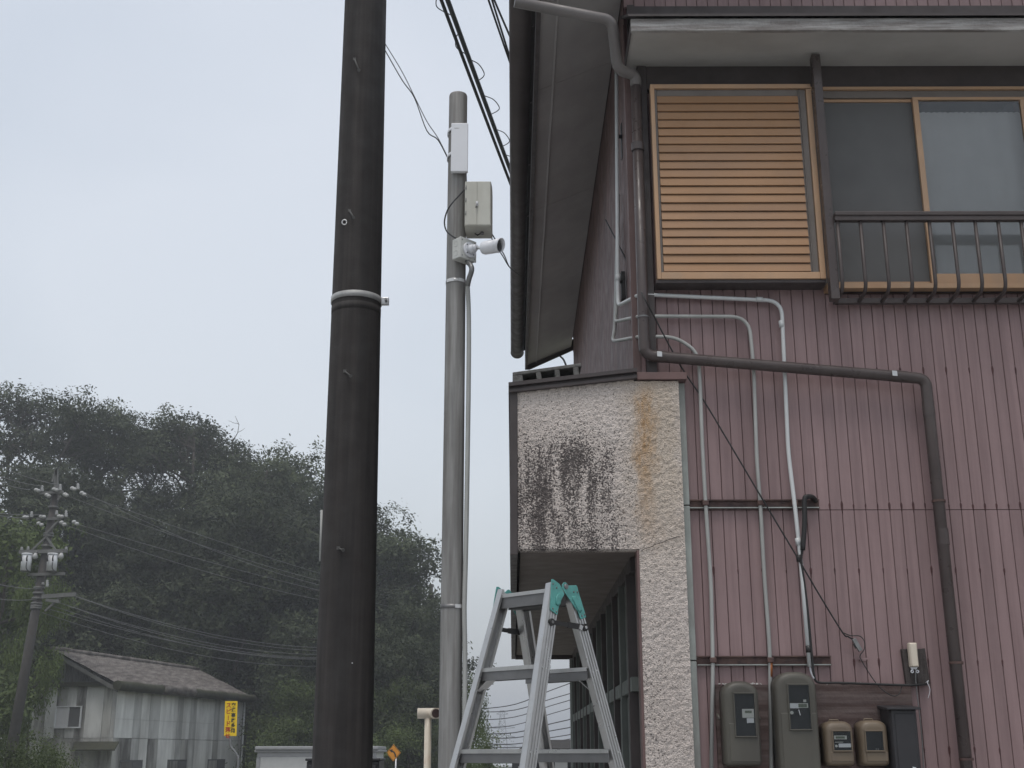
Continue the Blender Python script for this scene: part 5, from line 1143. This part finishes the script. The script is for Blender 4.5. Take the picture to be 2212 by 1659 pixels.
# pylon
py_ = 600.0; pc = P(1085, 1630, py_); ztop = P(1085, 1535, py_).z; gz = -5
e = empty('transmission_tower', (pc.x, py_, gz), 'pale lattice transmission tower far off on the horizon', 'tower')
def hw_(z): f_ = (z-gz)/(ztop-gz); return .67*(4.6-3.2*f_ if f_ < .75 else 2.2-1.0*(f_-.75)/.25)
tw = MB(); lev = np.linspace(gz, ztop, 11)
for a, b in zip(lev, lev[1:]):
    for sx in (-1, 1):
        for sy_ in (-1, 1):
            tw.bar((pc.x+sx*hw_(a), py_+sy_*hw_(a), a), (pc.x+sx*hw_(b), py_+sy_*hw_(b), b), .34, .34)
        tw.bar((pc.x-sx*hw_(a), py_-hw_(a), a), (pc.x+sx*hw_(b), py_-hw_(b), b), .2, .2)
    tw.bar((pc.x-hw_(b), py_-hw_(b), b), (pc.x+hw_(b), py_-hw_(b), b), .2, .2)
tag(tw.build('lattice', M['pylon'], e), kind='stuff')
for f_, L in ((.94, 2.7), (.70, 6), (.54, 6), (.38, 6.4)):
    z = gz+(ztop-gz)*f_; ar = MB()
    for s in (-1, 1): ar.bar((pc.x, py_-2, z+1.0), (pc.x+s*L, py_-2, z), .35, .35); ar.bar((pc.x, py_-2, z-.6), (pc.x+s*L, py_-2, z), .28, .28)
    ar.build('cross_arm', M['pylon'], e)
far_w = [((1040,1531),(1262,1462),1534),((1040,1538),(1262,1487),1540),((1038,1555),(1262,1501),1560),((1038,1573),(1262,1519),1575),((1040,1618-25),(1262,1573-9),1596),((1040,1618-12),(1262,1573+7),1607),((1050,1618-5),(1262,1590),1614),((1040,1585),(1262,1545),1590)]
for i, (a, b, _m) in enumerate(sorted(far_w, key=lambda q: q[0][1])):
    Y = 48+i*3; A_, B_ = P(a[0], a[1], Y), P(b[0], b[1], Y); dv = B_-A_
    pts = [A_-dv*.3+Vector((0,0,.35)), A_, A_+dv*.33-Vector((0,0,.22)), A_+dv*.66-Vector((0,0,.12)), B_, B_+dv*.5+Vector((0,0,.5))]
    MB().tube(smooth_path(pts, 4), .016 if i < 4 else .022, 6).build('overhead_wire', M['wire'], None, label='%s far wire from the top crossing the sky between the ladder legs' % ORD[i], cat='wire', group='far wires under the ladder')

# ================================================================== FAR UTILITY POLES
TY = 42.0
def Z3(zx, zy, Y=TY): return P((60+zx/2.765)/1.8517, (1850+zy/2.765)/1.8517, Y)
pT, pM = Z3(448, 345), Z3(250, 1500); gz = ground_z(0, TY)
def axp(z): t = (z-pM.z)/(pT.z-pM.z); return Vector((pM.x+(pT.x-pM.x)*t, TY, z))
e = empty('transformer_pole', axp(gz), 'far concrete utility pole with two white transformers before the wooded hill', 'utility pole')
MB().tube([axp(gz-.3), axp(pT.z)], [.205, .115], 16).build('shaft', M['farpole'], e)
fr_ = MB()
for a, b in (((460, 70), (440, 310)), ((465, 75), (468, 310)), ((458, 80), (415, 215))): fr_.bar(Z3(*a), Z3(*b), .07, .07)
fr_.build('peak_frame', M['farsteel'], e)
def arm(a, b, nm='crossarm', w=.09): return MB().bar(Z3(*a, TY-.16), Z3(*b, TY-.16), w, w).build(nm, M['farsteel'], e)
arm((270, 342), (535, 325)); arm((240, 627), (505, 620)); arm((50, 992), (578, 978), w=.12); arm((300, 1484), (672, 1460), w=.13); arm((345, 1520), (495, 1540), w=.10); arm((150, 1240), (550, 1230), w=.10)
for a, b in (((495, 628), (342, 790)), ((345, 822), (175, 982)), ((345, 822), (455, 976)), ((500, 1490), (330, 1645)), ((510, 370), (470, 415))): MB().bar(Z3(*a, TY-.15), Z3(*b, TY-.15), .06, .06).build('brace', M['farsteel'], e)
def post_ins(x, y0, y1, r=.075):
    a, b = Z3(x, y1, TY-.16), Z3(x, y0, TY-.16); n_ = 7; pts = [a+(b-a)*(k/n_) for k in range(n_+1)]
    MB().tube(pts, [r*(.55 if k % 2 else 1.0)*(1-.35*k/n_) for k in range(n_+1)], 10).build('insulator', M['porcelain'], e)
for x, a, b in ((300, 255, 322), (500, 240, 312), (697, 232, 300), (185, 542, 608), (462, 530, 580), (565, 530, 605), (75, 935, 972), (145, 930, 968), (566, 932, 970), (357, 1300, 1375), (310, 1325, 1350)): post_ins(x, a, b)
bl = MB()
me = MB().tube([(0,0,-.075),(0,0,-.05),(0,0,0),(0,0,.05),(0,0,.075)], [.015,.055,.065,.055,.015], 10).mesh('insulator'); me.materials.append(M['porcelain'])
for x, y in ((233,303),(260,313),(350,358),(373,372),(430,295),(458,305),(550,352),(570,364),(632,284),(656,295),(738,336),(766,354),(105,605),(133,607),(290,597),(320,602),(262,672),(293,690),(486,594),(517,598),(513,663),(545,685),(652,657),(684,678)):
    inst('insulator', me, Z3(x, y, TY-.25), e, rot=(0, R(75), R(20)))
for y in (497, 790, 815, 925, 1388, 1447, 1503, 1560, 1590, 1612):
    p = axp(Z3(300, y).z); MB().cyl(p-Vector((0,0,.035)), p+Vector((0,0,.035)), .185 if y > 1300 else .17, n=16).build('pole_band', M['farsteel'], e)
for cx_, lab in ((124, 'left'), (410, 'right')):
    a, b = Z3(cx_, 1195, TY-.35), Z3(cx_, 1022, TY-.35); r = (Z3(cx_+56, 1100, TY-.35)-Z3(cx_-56, 1100, TY-.35)).length/2; b.x = a.x = (a.x+b.x)/2
    t_ = empty('transformer', a, 'white cylindrical transformer hung on the far utility pole, %s of two' % lab, 'transformer', 'transformers on the far pole')
    MB().cyl(a, b, r*.96, r, n=24).build('tank', M['transformer'], t_); MB().cyl(b, b+Vector((0,0,.05)), r*1.08, r*1.0, n=24).build('lid', M['transformer'], t_)
    MB().cyl(a-Vector((0,0,.04)), a, r*.8, r*.98, n=24).build('base', M['steel_d'], t_)
    for s in (-.09, .09): MB().tube([(a.x+s, a.y-r-.03, b.z-.05), (a.x+s, a.y-r-.06, b.z-.15), (a.x+s, a.y-r-.02, b.z-.24)], .024, 8).build('bushing', M['black'], t_)
    MB().tube(smooth_path([(a.x+.09, a.y-r-.04, b.z-.28), (a.x+.12, a.y-r-.06, b.z-.5), (a.x+.25, a.y-r+.02, b.z-.62)], 4), .014, 6).build('lead', M['black'], t_)
    c0 = Z3(cx_+108, 1000, TY-.3); c1 = Z3(cx_+88, 1068, TY-.3); cu_ = empty('fuse_cutout', c1, 'white porcelain fuse cutout beside the %s transformer on the far pole' % lab, 'fuse')
    MB().tube([c1, c1+(c0-c1)*.3, c1+(c0-c1)*.6, c0], [.05, .1, .085, .04], 10).build('body', M['porcelain'], cu_); MB().bar(c0, c0+Vector((0,.15,.1)), .04, .04).build('bracket', M['farsteel'], cu_)
# second pole farther off
SY = 72.0; s0 = P(926.5, 1600, SY); s1 = P(931, 1262, SY); gz2 = ground_z(s0.x, SY)
e = empty('far_pole', (s0.x, SY, gz2), 'slim far utility pole at the foot of the hill left of the grey pole', 'utility pole')
MB().tube([(s0.x, SY, gz2-.5), (s1.x, SY, s1.z)], [.20, .12], 12).build('shaft', M['farpole'], e)
for (a, b, c, d) in ((912, 1304, 955, 1296), (912, 1327, 955, 1324), (920, 1378, 938, 1376)): MB().bar(P(a, b, SY-.2), P(c, d, SY-.2), .12, .12).build('crossarm', M['farpole'], e)
for a, b, c, d in ((931, 1312, 945, 1298), (931, 1340, 944, 1326)): MB().bar(P(a, b, SY-.2), P(c, d, SY-.2), .08, .08).build('brace', M['farpole'], e)
# wires between them
pairs = [((770,358),(914,1300),.2),((572,366),(920,1300),.5),((690,682),(914,1324),.2),((548,688),(918,1325),.6),((700,300),(926,1298),.9),((640,1470),(924,1376),1.1),((660,1478),(924,1378),1.2),((470,1545),(925,1384),1.2),((490,1550),(925,1387),1.3),((400,1580),(926,1393),1.25),((345,1610),(927,1398),1.1),((300,1660),(928,1404),1.3)]
for i, (a, b, s) in enumerate(pairs):
    MB().tube(sag(Z3(*a, TY-.2), P(b[0], b[1], SY-.2), s, 18), .0095, 6).build('overhead_wire', M['wire_l'], None, label='%s wire from the top between the transformer pole and slim far pole' % ORD[i], cat='wire', group='wires crossing the wooded hill')
lefts = [((0,212),(165,300)),((30,150),(300,262)),((170,110),(490,250)),((0,515),(330,575)),((0,548),(180,600)),((0,1315),(300,1400)),((0,1460),(240,1510))]
for i, (a, b) in enumerate(lefts):
    B_ = Z3(*b, TY-.2); A_ = Z3(*a, TY-1.2); dv = A_-B_
    MB().tube(sag(B_, A_+dv*3, .25, 12), .011, 6).build('overhead_wire', M['wire_l'], None, label='%s wire from the top entering from the left to the transformer pole' % ORD[i], cat='wire', group='wires left of the transformer pole')

# ================================================================== TREES
def leaves(rg, blobs, n, size, clump=44, spread=.26, flat=.7, droop=0.0):
    w_ = np.array([b[1][0]*b[1][1]+b[1][1]*b[1][2]+b[1][0]*b[1][2] for b in blobs]); w_ = w_/w_.sum()
    nc = max(1, n//clump); bi = rg.choice(len(blobs), nc, p=w_)
    d = rg.normal(size=(nc, 3)); d /= np.linalg.norm(d, axis=1)[:, None]
    d[:, 2] += .25; rad = rg.uniform(.72, 1.08, nc)
    C = np.array([b[0] for b in blobs])[bi]; RR = np.array([b[1] for b in blobs])[bi]
    cen = C+d*RR*rad[:, None]
    p = np.repeat(cen, clump, 0)+rg.normal(size=(nc*clump, 3))*spread*np.array([1, 1, flat])
    m = len(p); nr = rg.normal(size=(m, 3))*.5+np.repeat(d, clump, 0)*.8+np.array([0, 0, .35]); nr /= np.linalg.norm(nr, axis=1)[:, None]
    t = rg.normal(size=(m, 3)); t[:, 2] -= droop; t -= nr*(t*nr).sum(1)[:, None]; t /= np.linalg.norm(t, axis=1)[:, None]
    b = np.cross(nr, t); s = size*rg.uniform(.6, 1.35, m)[:, None]
    v = np.stack([p-t*s, p+b*s*.42-t*s*.1, p+t*s, p-b*s*.42-t*s*.1], 1).reshape(-1, 3)
    return v
def quad_mesh(name, v, m):
    me = bpy.data.meshes.new(name); n = len(v)//4
    me.vertices.add(len(v)); me.vertices.foreach_set('co', v.astype(np.float32).ravel())
    me.loops.add(len(v)); me.loops.foreach_set('vertex_index', np.arange(len(v), dtype=np.int32))
    me.polygons.add(n); me.polygons.foreach_set('loop_start', np.arange(0, len(v), 4, dtype=np.int32))
    me.update(calc_edges=True); me.validate(); me.materials.append(m); return me
def tree_proto(seed, H, crown_r, n, size, fill=1.0, lm='leaf', bare=0, low=.32):
    rg = np.random.default_rng(seed); rn = random.Random(seed); tr = MB(); blobs = []
    def limb(a, b, r0, r1, wob=.12):
        L = (b-a).length; pts = [a+(b-a)*(k/5)+Vector((rn.uniform(-1,1), rn.uniform(-1,1), rn.uniform(-.4,.4)))*wob*L*.3*(0 < k < 5) for k in range(6)]
        tr.tube(pts, [r0+(r1-r0)*k/5 for k in range(6)], 7); return pts
    nt = rn.choice((1, 2, 2)); 
    for q_ in range(nt):
        tip = Vector((rn.uniform(-.5,.5)*crown_r, rn.uniform(-.5,.5)*crown_r, H*.9)); base = Vector((rn.uniform(-.3,.3)*(nt > 1), rn.uniform(-.3,.3)*(nt > 1), -.6))
        tk = limb(base, tip, H*.017, H*.004, .25)
        for k in range(9):
            f_ = low+(.95-low)*k/8; i = min(int(f_*5), 4); p = tk[i]+(tk[i+1]-tk[i])*(f_*5-i)
            an = rn.uniform(0, 2*math.pi); rr = crown_r*(1.0-.62*abs(f_-.5))*rn.uniform(.65, 1.1)
            q = p+Vector((math.cos(an)*rr, math.sin(an)*rr, rn.uniform(.06, .26)*H*.7))
            lp = limb(p, q, H*.007, H*.0015, .3)
            br = crown_r*rn.uniform(.24, .46)*fill
            blobs.append((tuple(lp[-1]), (br, br, br*.72))); blobs.append((tuple(lp[3]), (br*.8, br*.8, br*.6)))
        blobs.append((tuple(tip), (crown_r*.38*fill, crown_r*.38*fill, crown_r*.3)))
    for _ in range(bare):
        a = Vector((rn.uniform(-.4,.4)*crown_r, rn.uniform(-.4,.4)*crown_r, H*.75)); b = a+Vector((rn.uniform(-.7,.7), rn.uniform(-.7,.7), rn.uniform(1.0, 2.0)))*H*.12
        lp = limb(a, b, .03, .008, .3)
        for s in range(4): limb(lp[2+s % 3], lp[2+s % 3]+Vector((rn.uniform(-1,1), rn.uniform(-1,1), rn.uniform(.2,1)))*H*.06, .014, .005, .3)
    tm_ = tr.mesh('trunk'); tm_.materials.append(M['bark'])
    return tm_, quad_mesh('crown', leaves(rg, blobs, n, size), M[lm])
PR = [tree_proto(11, 11, 4.2, 24000, .105), tree_proto(12, 12, 4.0, 24000, .105), tree_proto(13, 10, 4.4, 24000, .105), tree_proto(14, 12, 3.6, 12000, .105, .95),
      tree_proto(15, 10.5, 3.2, 7000, .10, .8, bare=2, low=.4), tree_proto(16, 11, 3.2, 3800, .10, .7, bare=7, low=.5)]
PRB = [tree_proto(21, 7.5, 2.6, 16000, .085, 1.0, 'leaf_b', low=.15), tree_proto(22, 3.2, 1.7, 12000, .05, 1.15, 'leaf_b', low=.02), tree_proto(23, 5.0, 1.6, 10000, .07, 1.1, 'leaf_b', low=.1)]
PH = {id(p): h_ for p, h_ in zip(PR+PRB, (11, 12, 10, 12, 9.5, 10, 7.5, 3.2, 5.0))}
def top_of(me): 
    v = np.empty(len(me.vertices)*3, np.float32); me.vertices.foreach_get('co', v); return float(np.percentile(v[2::3], 99.5))
TOPZ = {id(p): top_of(p[1]) for p in PR+PRB}
trnd = random.Random(5)
def plant(name, proto, px, py, Y, label, cat, group, gzf, smin=.5, smax=2.0, wide=1.0):
    tp = P(px, py, Y); g0 = gzf(tp.x, Y); s = min(max((tp.z-g0)/TOPZ[id(proto)], smin), smax); base = tp.z-TOPZ[id(proto)]*s
    o = empty(name, (tp.x, Y, base), label, cat, group); o.rotation_euler = (0, 0, trnd.uniform(0, 6.28)); o.scale = (s*wide, s*wide, s)
    for me, nm in zip(proto, ('trunk', 'crown')):
        c = bpy.data.objects.new(nm, me); col.objects.link(c); c.parent = o
    return o
sky_row = [(6, 826, 5), (48, 832, 4), (92, 846, 5), (140, 884, 4), (192, 884, 3), (250, 892, 1), (300, 900, 4), (345, 905, 3), (398, 896, 5), (438, 878, 4), (488, 918, 3), (512, 960, 4), (562, 980, 3), (603, 970, 1), (652, 1002, 3), (700, 1018, 4), (748, 1060, 3), (765, 1122, 1), (800, 1178, 3), (824, 1240, 4)]
for i, (x, y, k) in enumerate(sky_row):
    plant('hill_tree', PR[k], x, y, 77+trnd.uniform(-3, 3), '%s tree from the left along the skyline of the wooded hill' % ORD[i], 'tree', 'trees along the hill skyline', hill_z, .55, 1.5)
mid_row = [(15, 1105, 71), (75, 1085, 69), (135, 1050, 70), (205, 1020, 70), (262, 1045, 71), (330, 1020, 70), (400, 1060, 70), (470, 1085, 69), (545, 1070, 68), (610, 1060, 69), (675, 1085, 68), (735, 1150, 68), (800, 1190, 67), (832, 1265, 68), (860, 1305, 70), (884, 1345, 70)]
for i, (x, y, Y) in enumerate(mid_row):
    plant('hill_tree', PR[trnd.choice((0, 1, 2, 3))], x, y, Y, '%s tree from the left in the middle row on the wooded hill' % ORD[i], 'tree', 'trees in the middle of the hill', hill_z, .5, 1.3)
low_row = [(60, 1130, 64), (180, 1140, 67), (270, 1170, 68), (370, 1160, 68), (460, 1200, 68), (560, 1220, 67), (685, 1240, 68), (820, 1290, 62), (866, 1345, 63), (300, 1270, 67), (618, 1350, 66), (845, 1400, 59), (890, 1400, 61)]
for i, (x, y, Y) in enumerate(low_row):
    plant('hill_tree', PR[trnd.choice((0, 1, 2))], x, y, Y, '%s tree from the left in the lowest row at the foot of the hill' % ORD[i], 'tree', 'trees at the foot of the hill', hill_z, .35, 1.2)
gf = lambda x, y: ground_z(x, y)
for x, y, Y, k, w_, lab in ((12, 1112, 47, 0, .8, 'bright green leafy tree left of the transformer pole'), (88, 1250, 45.5, 0, .36, 'narrow green tree just behind the transformer pole'), (66, 1592, 28, 1, .7, 'rounded green bush in the bottom left corner'), (15, 1600, 26, 1, .8, 'green bush at the left edge beside the rounded bush'),
                            (1012, 1440, 40, 2, .36, 'small leafy tree just right of the grey pole'), (1036, 1582, 36, 1, .26, 'low bush below the small tree, left of the ladder'), (1010, 1600, 34, 1, .3, 'low bush hidden behind the foot of the grey pole')):
    plant('leafy_tree' if k != 1 else 'bush', PRB[k], x, y, Y, lab, 'tree' if k != 1 else 'bush', None, gf, .3, 2.0, w_)
for i, (x, y, Y) in enumerate(((592, 1500, 67), (628, 1530, 61), (640, 1470, 57), (655, 1560, 55), (830, 1470, 57), (865, 1500, 56), (905, 1480, 57), (940, 1540, 56), (880, 1570, 54), (830, 1560, 54))):
    plant('bush', PRB[(0, 2, 0, 1)[i % 4]], x, y, Y, '%s leafy shrub from the left at the hill foot near the white shed' % ORD[i], 'bush', 'shrubs at the hill foot', hill_z, .4, 1.4)
# undergrowth covering the slope
rg = np.random.default_rng(4); pts = []
for _ in range(1500):
    x, y = rg.uniform(-48, 0), rg.uniform(56, 84)
    if y < 65.5 and -26 < x < -10.8: continue
    pts.append(((x, y, hill_z(x, y)+.5), (1.1, 1.1, .9)))
um = quad_mesh('undergrowth', leaves(rg, pts, 130000, .12, 40, .5, .6), M['leaf'])
ob = bpy.data.objects.new('undergrowth', um); col.objects.link(ob); tag(ob, 'dense dark undergrowth covering the hillside', 'undergrowth', None, 'stuff')

# ================================================================== HAZE
hz = MB().box(-1650, 1650, -1000, 2500, -8, 48)
ob = hz.build('haze', M['white'], None, kind='stuff'); ob['label'] = 'thin damp air that pales distant things'
hm_ = bpy.data.materials.new('thin_haze'); hm_.use_nodes = True; hn = hm_.node_tree; hn.nodes.clear()
ho = hn.nodes.new('ShaderNodeOutputMaterial'); pv = hn.nodes.new('ShaderNodeVolumePrincipled')
pv.inputs['Color'].default_value = (0.9, 0.93, 0.97, 1); pv.inputs['Density'].default_value = 0.0016; pv.inputs['Anisotropy'].default_value = 0.2
hn.links.new(pv.outputs[0], ho.inputs['Volume']); ob.data.materials.clear(); ob.data.materials.append(hm_)
